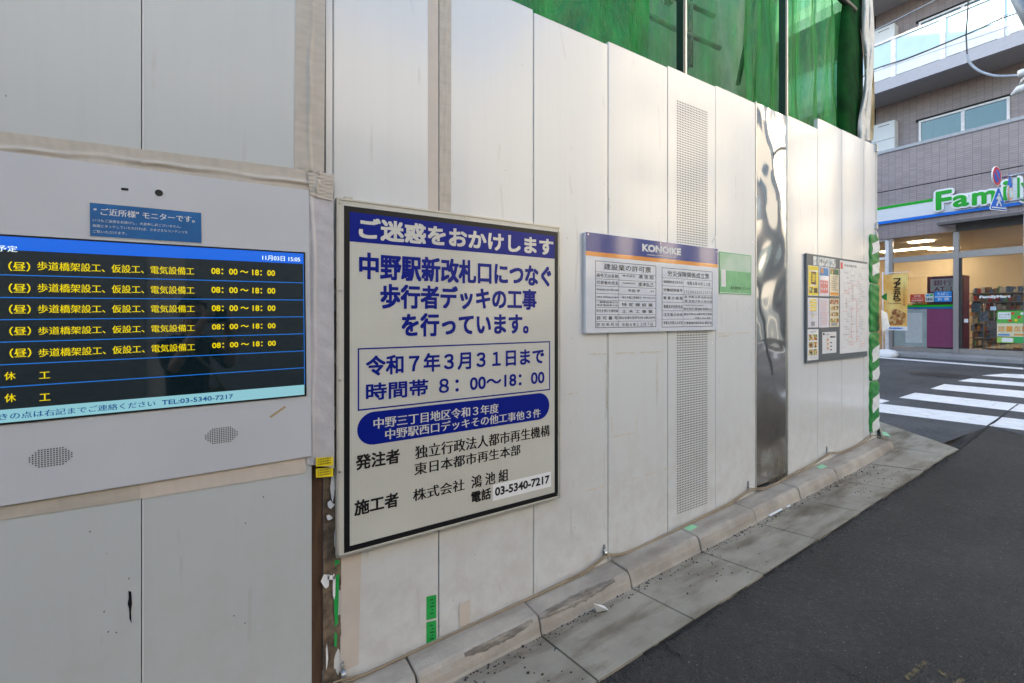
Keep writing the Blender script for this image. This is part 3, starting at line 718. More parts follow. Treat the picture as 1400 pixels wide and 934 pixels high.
SBL = emit('screen_blue', (.003, .13, .75), .19, .06)
SLN = emit('screen_line', (.01, .22, .85), .15)
SLB = emit('screen_pale', (.36, .78, .92), .13)
SYE = emit('screen_yellow', (.95, .76, .0), .16)
SWH = emit('screen_white', (.8, .95, 1), .22)
SNV = emit('screen_navy', (.0, .08, .3), .15)
ix0, ix1, iz0, iz1 = sx0 + b2, sx1 - b2, szb + b2, szt - b2
YD = YK - .001
scr = MB().box((ix0, YD, iz0), (ix1, YD + .008, iz1)).build('screen', SCR, mon); ko.append(scr)
e = .0006
zh = kz(414, 361); zfoot = kz(0, 560.6)
def sub(o): ko.append(o); return o
sub(MB().box((ix0, YD - e, zh), (ix1, YD - .0001, iz1)).build('header_bar', SBL, scr))
sub(MB().box((ix0, YD - e, iz0), (ix1 - .002, YD - .0001, zfoot)).build('footer_bar', SLB, scr))
for py in (375.7, 406.8, 437.2, 468, 499, 529.7):
    z = kz(0, py); sub(MB().box((ix0, YD - e, z - .0013), (ix1, YD - .0001, z + .0013)).build('row_line', SLN, scr))
sub(MB().box((ix1 - .002, YD - e, zfoot), (ix1, YD - .0001, zh)).build('row_line', SLN, scr))
def ks(body, xl, xr, yt, yb, m, bold=.015, y=YD - 2 * e): return sub(ty(body, xl, xr, yt, yb, y, m, scr, bold, KP))
ks('予定', -3, 25.2, 335, 343.6, SWH)
ks('11月03日 15:05', 359.8, 411.2, 348.8, 355.8, SWH, .02)
for i, (a, b, c, d) in enumerate(((357.5, 369.5, 366.6, 374.4), (387.5, 399.5, 392.4, 400.2), (416.7, 428.2, 417.6, 425.3), (447, 458, 443.5, 450.6), (476.8, 488.4, 469, 476))):
    ks('（昼）', 13, 42, a, b + 1, SYE, .025)
    ks('歩道橋架設工、仮設工、電気設備工', 52.2, 266.3, a, b, SYE, .014)
    ks('08：00 〜 18：00', 290, 376.6, c, d, SYE, .03)
for a, b in ((509, 520), (539, 550.5)):
    ks('休', 5, 20.3, a, b, SYE, .014); ks('工', 52.8, 67.3, a, b - 2, SYE, .025)
ks('きの点は右記までご連絡ください', -3, 211, 566, 575, SNV, .022)
ks('TEL:03-5340-7217', 220, 317.8, 547.4, 554, SNV, .02)
# camera eye, sensor slot, speaker perforations, small notice
lens = sub(MB().disc(KP(219.5, 264, YK - .0015), .0105, (0, -1, 0), 24, .0012).build('camera_eye', flat('lens_black', (.006, .008, .008), .06, .9), mon))
p = KP(173, 259, YK - .001); sub(MB().box((p.x - .009, YK - .0012, p.z - .0038), (p.x + .009, YK - .0001, p.z + .0038)).build('sensor_slot', BLACKI, mon, bevel=.0005))
for (a, b, c, d) in ((278, 324, 583, 607.5), (36, 98, 612, 639)):
    A_, B_ = KP(a, (c + d) / 2 + 2, YK), KP(b, (c + d) / 2 - 2, YK); w_ = B_.x - A_.x; mb = MB(); cx, cz = (A_.x + B_.x) / 2, (A_.z + B_.z) / 2
    NC, NR = 15, 9; st = w_ / NC
    for i in range(NC):
        for j in range(NR):
            if abs(i - 7) + abs(j - 4) > 8: continue
            mb.disc((cx + (i - NC // 2) * st, YK - .0008, cz + (j - NR // 2) * st * .95), st * .31, (0, -1, 0), 7)
    sub(mb.build('speaker_holes', BLACKI, mon, kind='stuff', fix=False))
o = sub(ppoly([(367, 571), (388, 556.5), (390, 558.5), (369, 573)], YK - .001, .0006).build('tan_scuff', mat('tan_scuff', (.38, .27, .15), .6), mon))
nb = thing('monitor_notice', 'small blue sticker with white Japanese lettering above the screen', 'sticker', KP(200, 300, YK - .002))
nz1, nz0 = kz(125, 277.4), kz(125, 322.8); nx0, nx1 = KP(125, 300, YK).x, KP(277, 300, YK).x
MB().box((nx0 - .002, YK - .0012, nz0 - .002), (nx1 + .002, YK - .0002, nz1 + .002)).build('sticker_border', ALU, nb)
MB().box((nx0, YK - .0018, nz0), (nx1, YK - .0013, nz1)).build('sticker_face', mat('sticker_blue', (.01, .12, .34), .35, var=.15), nb)
def kn(body, xl, xr, yt, yb, bold=.012): ty(body, xl, xr, yt, yb, YK - .0024, WHITEI, nb, bold, KP)
kn('" ご近所様" モニターです。', 130.3, 267.8, 283.8, 293.5, .02)
kn('いつもご迷惑をお掛けし、大変申し訳ございません。', 128.6, 249, 299, 303)
kn('画面にタッチしていただければ、さまざまなコンテンツを', 128.6, 258, 306.4, 310.4)
kn('ご覧いただけます。', 128.6, 175, 314.3, 318.4)
sh = Matrix.Rotation(-math.atan(TILT), 4, 'Y')
for r_ in (mon, nb):       # the case hangs a hair out of level
    off = Vector(r_.location) - piv; r_.location = piv + sh @ off; r_.rotation_euler = (0, -math.atan(TILT), 0)

# ================================================================== BIG NOTICE BOARD
bs = thing('notice_board', 'large white reflective construction notice board with blue and black Japanese text', 'notice board', PY(610, 500, YS))
bx0, bx1 = PY(460.5, 400, YS).x, PY(765.5, 400, YS).x; bz1, bz0 = PY(460.5, 270.5, YS).z, PY(460.5, 762.5, YS).z
MB().box((bx0, YS, bz0), (bx1, YS + .022, bz1)).build('board', RETRO, bs, bevel=.002)
fr = .006
mb = MB()
for q in ((bx0 - .001, bx1 + .001, bz1 - fr, bz1 + .001), (bx0 - .001, bx1 + .001, bz0 - .001, bz0 + fr), (bx0 - .001, bx0 + fr, bz0 + fr, bz1 - fr), (bx1 - fr, bx1 + .001, bz0 + fr, bz1 - fr)):
    mb.box((q[0], YS - .003, q[2]), (q[1], YS + .024, q[3]))
mb.build('frame', mat('cream_aluminium', (.50, .48, .42), .4, .4), bs)
def BP(px, py): return PY(px, py, YS)
qx0, qx1 = BP(470.2, 400).x, BP(762.8, 400).x; qz1, qz0 = BP(470.2, 281).z, BP(466, 757.5).z; tk = .022
L1 = YS - .0006; L2 = YS - .0012; L3 = YS - .0018
def frame_y(x0, x1, z0, z1, t, y, m, parent, name='border', th=.0004):
    mb = MB()
    for q in ((x0, x1, z1 - t, z1), (x0, x1, z0, z0 + t), (x0, x0 + t, z0 + t, z1 - t), (x1 - t, x1, z0 + t, z1 - t)):
        mb.box((q[0], y, q[2]), (q[1], y + th, q[3]))
    return mb.build(name, m, parent)
frame_y(qx0, qx1, qz0, qz1, tk, L1, BLACKI, bs)
MB().box((qx0 + tk, L1, BP(477.5, 330).z), (qx1 - tk, L1 + .0004, qz1 - tk)).build('header_band', BLUEI, bs)
def bt(s, xl, xr, yt, yb, m=BLUEI, b=.03, y=L2): ty(s, xl, xr, yt, yb, y, m, bs, b)
bt('ご迷惑をおかけします', 491.7, 755.8, 297.4, 325.5, RETRO, .04)
bt('中野駅新改札口につなぐ', 492.2, 753, 345.5, 380.4, b=.035)
bt('歩行者デッキの工事', 521, 733, 388.5, 421, b=.035)
bt('を行っています。', 550, 722, 429, 460, b=.035)
frame_y(BP(489, 500).x, BP(752, 500).x, BP(489, 562).z, BP(489, 476.2).z, .006, L1, BLUEI, bs, 'text_box')
bt('令和７年３月３１日まで', 501, 743.5, 487.5, 514, b=.03)
bt('時間帯', 501, 585, 525, 548, b=.03)
bt('８：00〜18：00', 600.6, 744, 518.8, 537.5, b=.03)
# rounded blue pill
pz1, pz0 = BP(510, 563).z, BP(510, 608).z; pr = (pz1 - pz0) / 2; pa, pb = BP(488.3, 590).x + pr, BP(751, 560).x - pr; pc = (pz0 + pz1) / 2
pts = [(pa + pr * math.cos(R(a)), L1, pc + pr * math.sin(R(a))) for a in range(90, 271, 12)] + [(pb + pr * math.cos(R(a)), L1, pc + pr * math.sin(R(a))) for a in range(270, 451, 12)]
MB().prism(pts, (0, .0004, 0)).build('rounded_band', BLUEI, bs)
bt('中野三丁目地区令和３年度', 511, 681.5, 571.8, 587, RETRO, .025)
bt('中野駅西口デッキその他工事他３件', 527, 739, 587, 601.5, RETRO, .025)
bt('発注者', 487, 546, 623, 643, BLACKI, .03)
bt('独立行政法人都市再生機構', 567.8, 751.5, 610, 628.4, BLACKI, .025)
bt('東日本都市再生本部', 566.8, 711.4, 633.5, 650.3, BLACKI, .025)
bt('施工者', 485, 544.4, 685.5, 705.4, BLACKI, .03)
bt('株式会社', 565, 635, 669.5, 686, BLACKI, .025)
bt('鴻 池 組', 644.6, 694.7, 651, 668.5, BLACKI, .025)
bt('電話', 644.6, 671, 672.9, 688, BLACKI, .03)
a, b = BP(673.8, 663), BP(753.3, 685); MB().box((a.x, L1, BP(673.8, 685).z), (b.x, L1 + .0004, a.z)).build('phone_patch', WHITE, bs)
bt('03-5340-7217', 676.7, 751.5, 666.8, 679, BLACKI, .035)
for (x_, y_) in ((465.5, 277), (465, 397), (464.5, 520), (464, 645), (462, 759), (636, 297), (764, 315.5), (764, 404), (764, 495), (764, 590), (762, 676), (632, 716)):
    p = BP(x_, y_); MB().disc((p.x, YS - .0045, p.z), .0042, (0, -1, 0), 10, .004).build('rivet', SCREW, bs)
p = BP(476, 268); MB().box((p.x - .014, YS + .004, bz1 + .001), (p.x + .02, YS + .02, bz1 + .011)).build('hanger', TAPE, bs, bevel=.002)

# ================================================================== CONTRACTOR LICENCE BOARD
YC = 1.880
kbd = thing('licence_board', 'wide glossy contractor licence board with blue band over an orange line', 'sign board', PY(890, 390, YC))
cx0, cx1 = PY(800.8, 400, YC).x, PY(981, 400, YC).x; cz1, cz0 = PY(800.8, 317, YC).z, PY(800, 456, YC).z
GLOSSW = mat('glossy_white_print', (.66, .68, .72), .10, var=.02, coat=.7)
MB().box((cx0, YC, cz0), (cx1, YC + .02, cz1)).build('board', GLOSSW, kbd, bevel=.0015)
def glossy(n, c): m = flat(n, c, .10, .6); m.node_tree.nodes['Principled BSDF'].inputs['Coat Weight'].default_value = .3; return m
zA, zB = PY(801.5, 343.2, YC).z, PY(801.5, 349.3, YC).z
C1, C2 = YC - .0006, YC - .0012
MB().box((cx0, C1, zA), (cx1, C1 + .0004, cz1)).build('blue_band', glossy('gloss_blue', (.005, .026, .23)), kbd)
MB().box((cx0, C1, zB), (cx1, C1 + .0004, zA)).build('orange_line', glossy('gloss_orange', (.75, .27, .03)), kbd)
def kt(s, xl, xr, yt, yb, m=BLACKI, b=0.0): ty(s, xl, xr, yt, yb, C2, m, kbd, b)
kt('KONOIKE', 878, 931, 333.2, 343.6, WHITEI, .05)
kt('KONOIKE CONSTRUCTION CO.,LTD.', 885, 924.5, 347.2, 349.2, WHITEI, .02)
INK = flat('grey_print_line', (.10, .10, .11), .2)
def table(xl, xr, yt, rows, xm):
    a = PY(xl, yt, C1); frame_y(a.x, PY(xr, 400, C1).x, PY(xl, rows[-1], C1).z, a.z, .003, C1, INK, kbd, 'table_frame')
    mb = MB(); x1_ = PY(xr, 400, C1).x; xm_ = PY(xm, 400, C1).x
    for r_ in rows[:-1]:
        z = PY(xl, r_, C1).z; mb.box((a.x, C1, z - .0008), (x1_, C1 + .0003, z + .0008))
    mb.box((xm_ - .0008, C1, PY(xl, rows[-1], C1).z), (xm_ + .0008, C1 + .0003, PY(xl, rows[0], C1).z))
    mb.build('table_lines', INK, kbd)
table(814, 897, 356.2, [371.4, 381, 390.7, 401, 410.5, 420.3, 430.2, 439.6, 448.6], 846)
kt('建設業の許可票', 825.8, 890, 360, 368.5)
for s, l, y0, y1 in (('商号又は名称', 845, 373.5, 379), ('代表者の氏名', 845, 383.3, 388.5), ('専任技術者の氏名 専任の有無', 845.5, 394.3, 397), ('資格名 資格者証交付番号', 845.5, 404.6, 407), ('一般建設業又は', 845, 411.6, 414.4), ('特定建設業の別', 845, 415.8, 418.6), ('許可を受けた建設業', 845, 422.8, 427), ('許 可 番 号', 845, 432, 437.5), ('許 可 年 月 日', 845, 441.5, 446.5)):
    kt(s, 815.6, l, y0, y1, b=.01)
for s, x_, l, y0, y1 in (('株式会社', 851, 869, 375.4, 378), ('鴻 池 組', 873, 893.5, 375.4, 381), ('代表取締役社長', 851, 868.5, 385.8, 388), ('渡津弘己', 872.5, 893.5, 386, 391.5), ('平田 学', 858.6, 875, 395.2, 399.5), ('専任', 889, 894.5, 397.5, 399.5), ('一級土木施工管理技士', 848, 877, 404.6, 408), ('第07000525号', 879, 895.5, 406, 408), ('特 定 建 設 業', 850, 892.5, 414, 418.8), ('土 木 工 事 業', 850, 892.5, 423.5, 428), ('国土交通大臣許可(特-4)第2209号', 846.8, 895.7, 432.5, 437), ('令和４年１２月７日', 850, 892.5, 441.6, 446.4)):
    kt(s, x_, l, y0, y1, b=.01)
table(905, 974, 365.7, [379.5, 390.5, 401.7, 413, 424.8, 436.6, 447.7], 934)
kt('労災保険関係成立票', 912.7, 969.4, 369.8, 377.8)
for s, y0, y1 in (('保険関係成立年月日', 383, 387), ('労働保険番号', 394, 398.4), ('事 業 の 期 間', 405, 409.5), ('事業主の住所氏名', 416.6, 421.5), ('注文者の氏名', 428, 432.5), ('事業主代理人の氏名', 439.3, 443.8)):
    kt(s, 907, 933, y0, y1, b=.01)
for s, x_, l, y0, y1 in (('令和４年４月１２日', 939, 971, 384.5, 390), ('１３１０８９３００１１０７３', 935, 973, 397, 401), ('自 令和３年10月29日', 936, 973, 404, 407.6), ('至 令和７年３月31日', 936, 973, 409.8, 413.2), ('大阪市中央区北久宝寺町', 935, 962, 416.4, 418.2), ('株式会社 鴻池組 渡津弘己', 935, 973, 420.5, 424), ('独立行政法人都市再生機構', 935, 973, 428, 431), ('代理人 中山 博紀', 950, 972, 433.8, 436), ('工事事務所東京本店 藤田 努', 935, 973, 440, 443.8)):
    kt(s, x_, l, y0, y1, b=.01)
for (x_, y_) in ((804, 320.5), (903, 333), (979.5, 344.5), (802, 452.5), (900.5, 451.2), (978, 450)):
    p = PY(x_, y_, YC); MB().disc((p.x, YC - .0018, p.z), .004, (0, -1, 0), 10, .0016).build('rivet', SCREW, kbd)

# green courtesy sticker
gs = thing('courtesy_sticker', 'sun bleached pale green sticker right of the licence board', 'sticker', PY(1005, 370, YF - .003))
def fadegreen():
    m, t, b = newmat('bleached_green_print')
    f = ramp(t, noise(t, 3, 3, .5, stretch=(1, 1, 1)), .4, .62, (.58, .68, .56), (.36, .58, .36))
    t.links.new(f, b.inputs['Base Color']); b.inputs['Roughness'].default_value = .15; return m
FG = fadegreen(); YG = YF - .004
gx0, gx1 = PY(983.5, 380, YG).x, PY(1027, 380, YG).x; gz1_, gz0_ = PY(983.5, 344, YG).z, PY(983.5, 401.5, YG).z; gm = PY(983.5, 369, YG).z
MB().box((gx0, YG, gz0_), (gx1, YG + .001, gz1_)).build('sticker_face', FG, gs)
MB().box((gx0 + .004, YG - .0006, gz0_ + .012), (gx1 - .004, YG - .0002, gm)).build('green_field', mat('leaf_green_print', (.20, .48, .22), .2), gs)
frame_y(gx0, gx1, gz0_, gz1_, .004, YG - .0005, flat('green_edge', (.02, .38, .08), .3), gs)
ty('最大限配慮しています', 999, 1026, 391.5, 395.6, YG - .0012, BLACKI, gs, .01)
MB().box((gx0 + .02, YG - .001, gz0_ + .05), (gx0 + .075, YG - .0007, gz0_ + .17)).build('white_patch', WHITEI, gs, 'plain pale patch where a printed figure stood')

# ================================================================== MENU BOARD
YM = 1.885
mbd = thing('menu_board', 'dark grey board with shop leaflets and a large white list at the hoarding end', 'notice board', PY(1140, 420, YM))
def MZ(x, y): return (1080 + x / 5.186, 330 + y / 5.186)
def MPt(x, y): return PY(*MZ(x, y), YM)
mx0, mx1 = MPt(118, 400).x, MPt(549, 400).x; mz1, mz0 = MPt(118, 84).z, MPt(118, 864).z
MB().box((mx0, YM, mz0), (mx1, YM + .015, mz1)).build('board', mat('slate_grey_board', (.085, .105, .12), .4, var=.06), mbd, bevel=.001)
M1 = YM - .0012; M2 = YM - .0018
PAPERS = {}
def paper_mat(name, base, rough=.25):
    if name not in PAPERS: PAPERS[name] = mat(name, base, rough, var=.04, vscale=20, coat=.3)
    return PAPERS[name]
def leaflet(x0, x1, yt, yb, m, label):
    a = MPt(x0, yt); b = MPt(x1, yt); c = MPt(x0, yb)
    o = tag(MB().box((a.x, M1, c.z), (b.x, M1 + .001, a.z)).build('leaflet', m), label, 'leaflet', 'leaflets on the grey board')
    def sub_(u0, u1, v0, v1, mm, name='print_block', y=M2):
        X0, X1 = a.x + (b.x - a.x) * u0, a.x + (b.x - a.x) * u1; Z1, Z0 = a.z + (c.z - a.z) * v0, a.z + (c.z - a.z) * v1
        return MB().box((X0, y, Z0), (X1, y + .0003, Z1)).build(name, mm, o)
    def txt(s, u0, u1, v0, v1, mm=BLACKI, b_=.01):
        X0, X1 = a.x + (b.x - a.x) * u0, a.x + (b.x - a.x) * u1; Z1, Z0 = a.z + (c.z - a.z) * v0, a.z + (c.z - a.z) * v1
        return text(s, (X0, X1, Z0, Z1, M2 - .0004), 'y', mm, o, b_)
    return o, sub_, txt, (a, b, c)
def food(name, cols, scale=28):
    m, t, b = newmat(name); v = N(t, 'ShaderNodeTexVoronoi', Scale=scale); t.links.new(pos(t, (1, 1, .8)), v.inputs['Vector'])
    s = t.nodes.new('ShaderNodeSeparateColor'); t.links.new(v.outputs['Color'], s.inputs[0]); rp = t.nodes.new('ShaderNodeValToRGB'); rp.color_ramp.interpolation = 'CONSTANT'
    t.links.new(s.outputs[0], rp.inputs[0]); n = len(cols)
    while len(rp.color_ramp.elements) < n: rp.color_ramp.elements.new(.5)
    for i, c in enumerate(cols): rp.color_ramp.elements[i].position = i / n; rp.color_ramp.elements[i].color = rgb(c)
    t.links.new(mixc(t, 1, rp.outputs[0], ramp(t, noise(t, 160, 3), .3, .7, (.75, .75, .75), (1.15, 1.15, 1.15)), 'MULTIPLY'), b.inputs['Base Color']); b.inputs['Roughness'].default_value = .25
    return m
CR = (.70, .62, .42); W_ = paper_mat('white_paper', (.76, .76, .76)); LAV = paper_mat('lavender_paper', (.70, .68, .74)); CRM = paper_mat('cream_paper', (.72, .64, .45))
RED = flat('red_print', (.65, .05, .03), .3); YEL = flat('bright_yellow_print', (.85, .65, .04), .3); BRN = flat('brown_print', (.12, .06, .04), .3)
PINK = flat('pink_print', (.75, .25, .22), .3); ORG = flat('orange_print', (.78, .32, .06), .3); SKYB = flat('sky_print', (.10, .28, .55), .3); DG = flat('dark_green_print', (.03, .14, .07), .3)
GRYI = flat('grey_ink', (.30, .30, .32), .4); DISH = food('dish_photograph', [(.35, .10, .04), (.62, .30, .08), (.16, .05, .03), (.55, .45, .12), (.20, .32, .08), (.75, .62, .40)], 70)
o, s_, t_, g_ = leaflet(165, 322, 105, 168, food('faded_photo_print', [(.62, .66, .66), (.45, .52, .55), (.70, .72, .70), (.30, .38, .42)], 50), 'small wide bluish leaflet at the top left of the grey board')
t_('おすすめ店', .1, .6, .25, .7, BLACKI)
o, s_, t_, g_ = leaflet(127, 201, 168, 385, CRM, 'yellow and brown food leaflet, top left of nine on the grey board')
s_(.05, .95, .02, .15, YEL); s_(.3, .75, .2, .62, BRN); s_(.05, .28, .2, .65, YEL); s_(.78, .97, .2, .65, YEL); s_(.05, .95, .68, .97, YEL); s_(.1, .45, .72, .9, DISH, y=M2 - .0004); s_(.55, .9, .74, .9, BRN, y=M2 - .0004)
t_('名物丼', .34, .70, .25, .55, YEL, .02)
o, s_, t_, g_ = leaflet(207, 276, 178, 388, LAV, 'leaflet with pink discs below a blue heading, top middle on the grey board')
s_(.05, .95, .02, .3, SKYB); s_(.15, .4, .05, .22, ORG, y=M2 - .0004); s_(.1, .9, .46, .9, PINK)
a, b, c = g_
for k in range(6):
    X = a.x + (b.x - a.x) * (.25 + .25 * (k % 3)); Z = a.z + (c.z - a.z) * (.55 + .2 * (k // 3)); MB().disc((X, M2 - .0003, Z), .010, (0, -1, 0), 12, .0002).build('white_dish', WHITEI, o)
o, s_, t_, g_ = leaflet(281, 347, 190, 388, CRM, 'cream menu leaflet with a dark green photo heading on the grey board')
s_(.05, .95, .02, .22, DG); s_(.1, .4, .04, .2, DISH, y=M2 - .0004); s_(.05, .95, .86, .97, ORG)
for k in range(7): t_('定食御飯各種' + '類麺酒'[k % 3], .08, .85 - .1 * (k % 3), .27 + k * .08, .315 + k * .08, BRN)
o, s_, t_, g_ = leaflet(126, 200, 398, 612, LAV, 'white leaflet with yellow highlighted lines, middle row left on the grey board')
for k, w2 in enumerate((.5, .75, .55, .7, .6)): s_(.5 - w2 / 2, .5 + w2 / 2, .05 + k * .085, .105 + k * .085, YEL)
s_(.35, .65, .6, .63, YEL); s_(.3, .65, .8, .95, GRYI)
for k in range(3): t_('営業時間のご案内', .15, .85, .46 + k * .045, .485 + k * .045, GRYI)
o, s_, t_, g_ = leaflet(205, 276, 402, 612, LAV, 'pale leaflet filled with fine pink handwriting, centre of the grey board')
for k in range(13): t_('お酒とお料理の店です日替り' [k % 4:k % 4 + 6], .08 + .05 * (k % 3), .75 + .06 * (k % 4), .06 + k * .068, .10 + k * .068, PINK)
o, s_, t_, g_ = leaflet(281, 347, 405, 608, CRM, 'cream leaflet with rows of dish photographs, middle row right on the grey board')
s_(.05, .95, .03, .2, food('red_black_print', [(.5, .12, .06), (.1, .05, .04), (.7, .5, .3)], 90))
for r_ in range(3):
    for k in range(3): s_(.08 + .3 * k, .33 + .3 * k, .26 + .22 * r_, .4 + .22 * r_, DISH)
s_(.15, .8, .86, .96, GRYI)
o, s_, t_, g_ = leaflet(124, 201, 625, 846, W_, 'white leaflet with six dish photographs at the bottom left of the grey board')
for r_ in range(3):
    for k in range(2): s_(.1 + .42 * k, .46 + .42 * k, .17 + .24 * r_, .36 + .24 * r_, DISH)
t_('本日の料理', .25, .75, .06, .1, BLACKI); t_('各種ご用意', .15, .85, .9, .93, GRYI)
o, s_, t_, g_ = leaflet(229, 328, 645, 798, W_, 'small white sheet with orange marks at the bottom middle of the grey board')
s_(.03, .15, .04, .13, BLACKI); s_(.55, .92, .2, .28, BLACKI); t_('ご予約', .6, .9, .22, .265, WHITEI, .02) 
for k in range(3): s_(.33, .43, .3 + .2 * k, .42 + .2 * k, ORG); s_(.55, .68, .48 + .17 * k, .53 + .17 * k, BLACKI)
t_('お品書き', .2, .5, .08, .14, BLACKI); t_('宴会料理承り', .48, .92, .09, .12, ORG)
for k in range(8): t_('お問合せは店まで', .15, .7, .34 + k * .075, .357 + k * .075, GRYI)
o, s_, t_, g_ = leaflet(354, 548, 134, 797, W_, 'large white street list covered in fine print, right half of the grey board')
rg = random.Random(3); s_(.02, .09, .02, .09, RED); t_('飲食店案内図', .14, .58, .035, .06, BLACKI); t_('中野三丁目', .75, .95, .05, .065, GRYI)
for k in range(30):
    v0 = .12 + k * .028; u0 = rg.uniform(.05, .4); t_('店舗案内' * rg.randint(1, 2), u0, u0 + rg.uniform(.1, .25), v0, v0 + .011, GRYI if rg.random() < .7 else PINK)
    u0 = rg.uniform(.52, .75); t_('店舗案内', u0, u0 + rg.uniform(.08, .2), v0, v0 + .011, GRYI if rg.random() < .7 else PINK)
for (u, v0, v1) in ((.44, .25, .42), (.58, .42, .88), (.22, .4, .52), (.40, .5, .85)): s_(u, u + .008, v0, v1, PINK)
for (u0, u1, v) in ((.44, .6, .25), (.44, .58, .42), (.5, .6, .88)): s_(u0, u1, v, v + .004, PINK)
mtop = MPt(549, 148)

# ================================================================== CORNER PROTECTOR
pf = thing('corner_protector', 'green and white padded vinyl strip down the end of the hoarding', 'corner guard', (5.45, 1.9, .3))
ax0 = PY(1191.2, 450, YF - .02).x; ax1 = PY(1204.2, 450, YF - .02).x
segs = [319, 387, 455, 522, 593]
for i in range(4):
    z1 = PY(1191.6, segs[i], YF - .02).z - .004; z0 = PY(1191.6, segs[i + 1], YF - .02).z + .004
    rg = random.Random(i); ph = rg.uniform(0, 6); W2 = ax1 - ax0
    def fn(u, v):
        a = u * 2 * math.pi; t = v; pinch = 1 - .16 * (abs(2 * t - 1) ** 16)
        rx = W2 / 2 * pinch * (1 + .05 * math.sin(t * 23 + ph + a * 2)); ry = .036 * pinch * (1 + .06 * math.sin(t * 31 + a * 3 + ph))
        ca, sa = math.cos(a), math.sin(a); k = (abs(ca) ** 7 + abs(sa) ** 7) ** (-1 / 7)
        return (ax0 + W2 / 2 + rx * ca * k, YF + .02 + ry * sa * k, z0 + (z1 - z0) * t)
    mb = MB().grid(fn, 28, 40); mb.build('pad', PROT, pf, fix=False)
    tops = MB()
    for v in (0, 1): tops.add([fn(k / 28, v) for k in range(28)], [tuple(range(28))])
    tops.build('pad_end', PROT, pf)
    # white diagonal bands and the small tags stitched on them
    for (b0, b1) in ([(.28, .50), (.72, .95)] if i == 0 else [] if i == 1 else [(.08, .34), (.52, .80)]):
        def wb(u, v):
            uu = .66 + .30 * u; t = b0 + (b1 - b0) * v - .14 * (1 - u)
            p = Vector(fn(uu % 1, min(.99, max(.01, t)))); c = Vector((ax0 + W2 / 2, YF + .02, p.z)); d = (p - c).normalized(); return p + d * .0025
        MB().grid(wb, 12, 10).build('white_band', PROTW, pf, fix=False)
p = PY(1203, 436, YF - .03)
mb = MB().grid(lambda u, v: (p.x - .05 + .16 * u + .03 * v, YF - .055 - .03 * math.sin(u * 3) * v, p.z + .09 - .22 * v * (1 - .5 * u) - .03 * u), 8, 8)
mb.build('loose_flap', PROTW, pf, 'white flap hanging loose from the second pad', fix=False)
q = PY(1206, 405, YF - .03)
MB().prism([(q.x - .04, YF - .04, q.z + .0), (q.x + .03, YF - .06, q.z + .03), (q.x + .06, YF - .05, q.z - .04), (q.x, YF - .04, q.z - .03)], (0, .004, 0)).build('green_tag', PROT, pf)

# ================================================================== CABLE AND CLIPS
CBL = mat('beige_cable', (.25, .19, .12), .55, var=.15)
cpx = [(455, 934), (470, 929), (500, 922), (530, 912), (560, 899), (640, 860), (700, 831), (760, 800), (800, 780), (828, 759), (840, 758), (862, 753), (905, 733), (960, 706), (1000, 686), (1025, 669), (1045, 667), (1062, 660), (1075, 652), (1105, 637), (1133, 620), (1150, 618), (1172, 608), (1192, 595)]
def smooth(pts, n=4):
    out = []
    for i in range(len(pts) - 1):
        p0, p1, p2, p3 = pts[max(i - 1, 0)], pts[i], pts[i + 1], pts[min(i + 2, len(pts) - 1)]
        for k in range(n):
            t = k / n; out.append(.5 * ((2 * p1) + (-p0 + p2) * t + (2 * p0 - 5 * p1 + 4 * p2 - p3) * t * t + (-p0 + 3 * p1 - 3 * p2 + p3) * t ** 3))
    return out + [pts[-1]]
base = [PY(a, b, 1.888) for a, b in cpx]
for j, (dz_, dy_) in enumerate(((0, 0), (-.009, -.004))):
    pts = [Vector((p.x, p.y + dy_, max(p.z + dz_ * (1 + .5 * math.sin(i * 1.7 + j)), gf(p.x) + .083 + .004))) for i, p in enumerate(base)]
    if j == 0: 
        pts += [Vector((5.50, 1.80, gf(5.5) + .088)), Vector((5.545, 1.78, gf(5.5) + .078)), Vector((5.56, 1.765, gf(5.5) + .04)), Vector((5.56, 1.77, gf(5.5)))]
    tag(MB().tube(smooth(pts), .0045, 8).build('cable', CBL), ['upper of two beige cables clipped along the hoarding foot', 'lower of two beige cables clipped along the hoarding foot'][j], 'cable')
cl = []
for i, (a, b) in enumerate([(470, 924), (828.5, 757), (1025.6, 667), (1133, 618), (1192.5, 595)]):
    p = PY(a, b, 1.885); h = .035
    lab = ['clip below the left edge of the big notice', 'clip under the panel left of the licence board', 'clip at the foot of the mirror panel', 'clip below the grey menu board', 'clip beside the green corner guard'][i]
    t = thing('cable_clip', 'galvanised pipe ' + lab, 'clip', p, 'galvanised clips holding the cable')
    MB().box((p.x - .004, 1.897, p.z - h), (p.x + .004, 1.903, p.z + h + .01)).build('plate', STEEL, t)
    arc = [(p.x, 1.897 - .018 * math.sin(k * math.pi / 8), p.z - .016 * math.cos(k * math.pi / 8)) for k in range(9)]
    mb = MB()
    for k in range(8):
        A_, B_ = arc[k], arc[k + 1]; mb.add([(A_[0] - .008, A_[1], A_[2]), (A_[0] + .008, A_[1], A_[2]), (B_[0] + .008, B_[1], B_[2]), (B_[0] - .008, B_[1], B_[2])], [(0, 1, 2, 3)])
    mb.build('strap', STEEL, t, fix=False)
    MB().disc((p.x, 1.892, p.z + h - .004), .005, (0, -1, 0), 8, .006).build('bolt', SCREW, t)

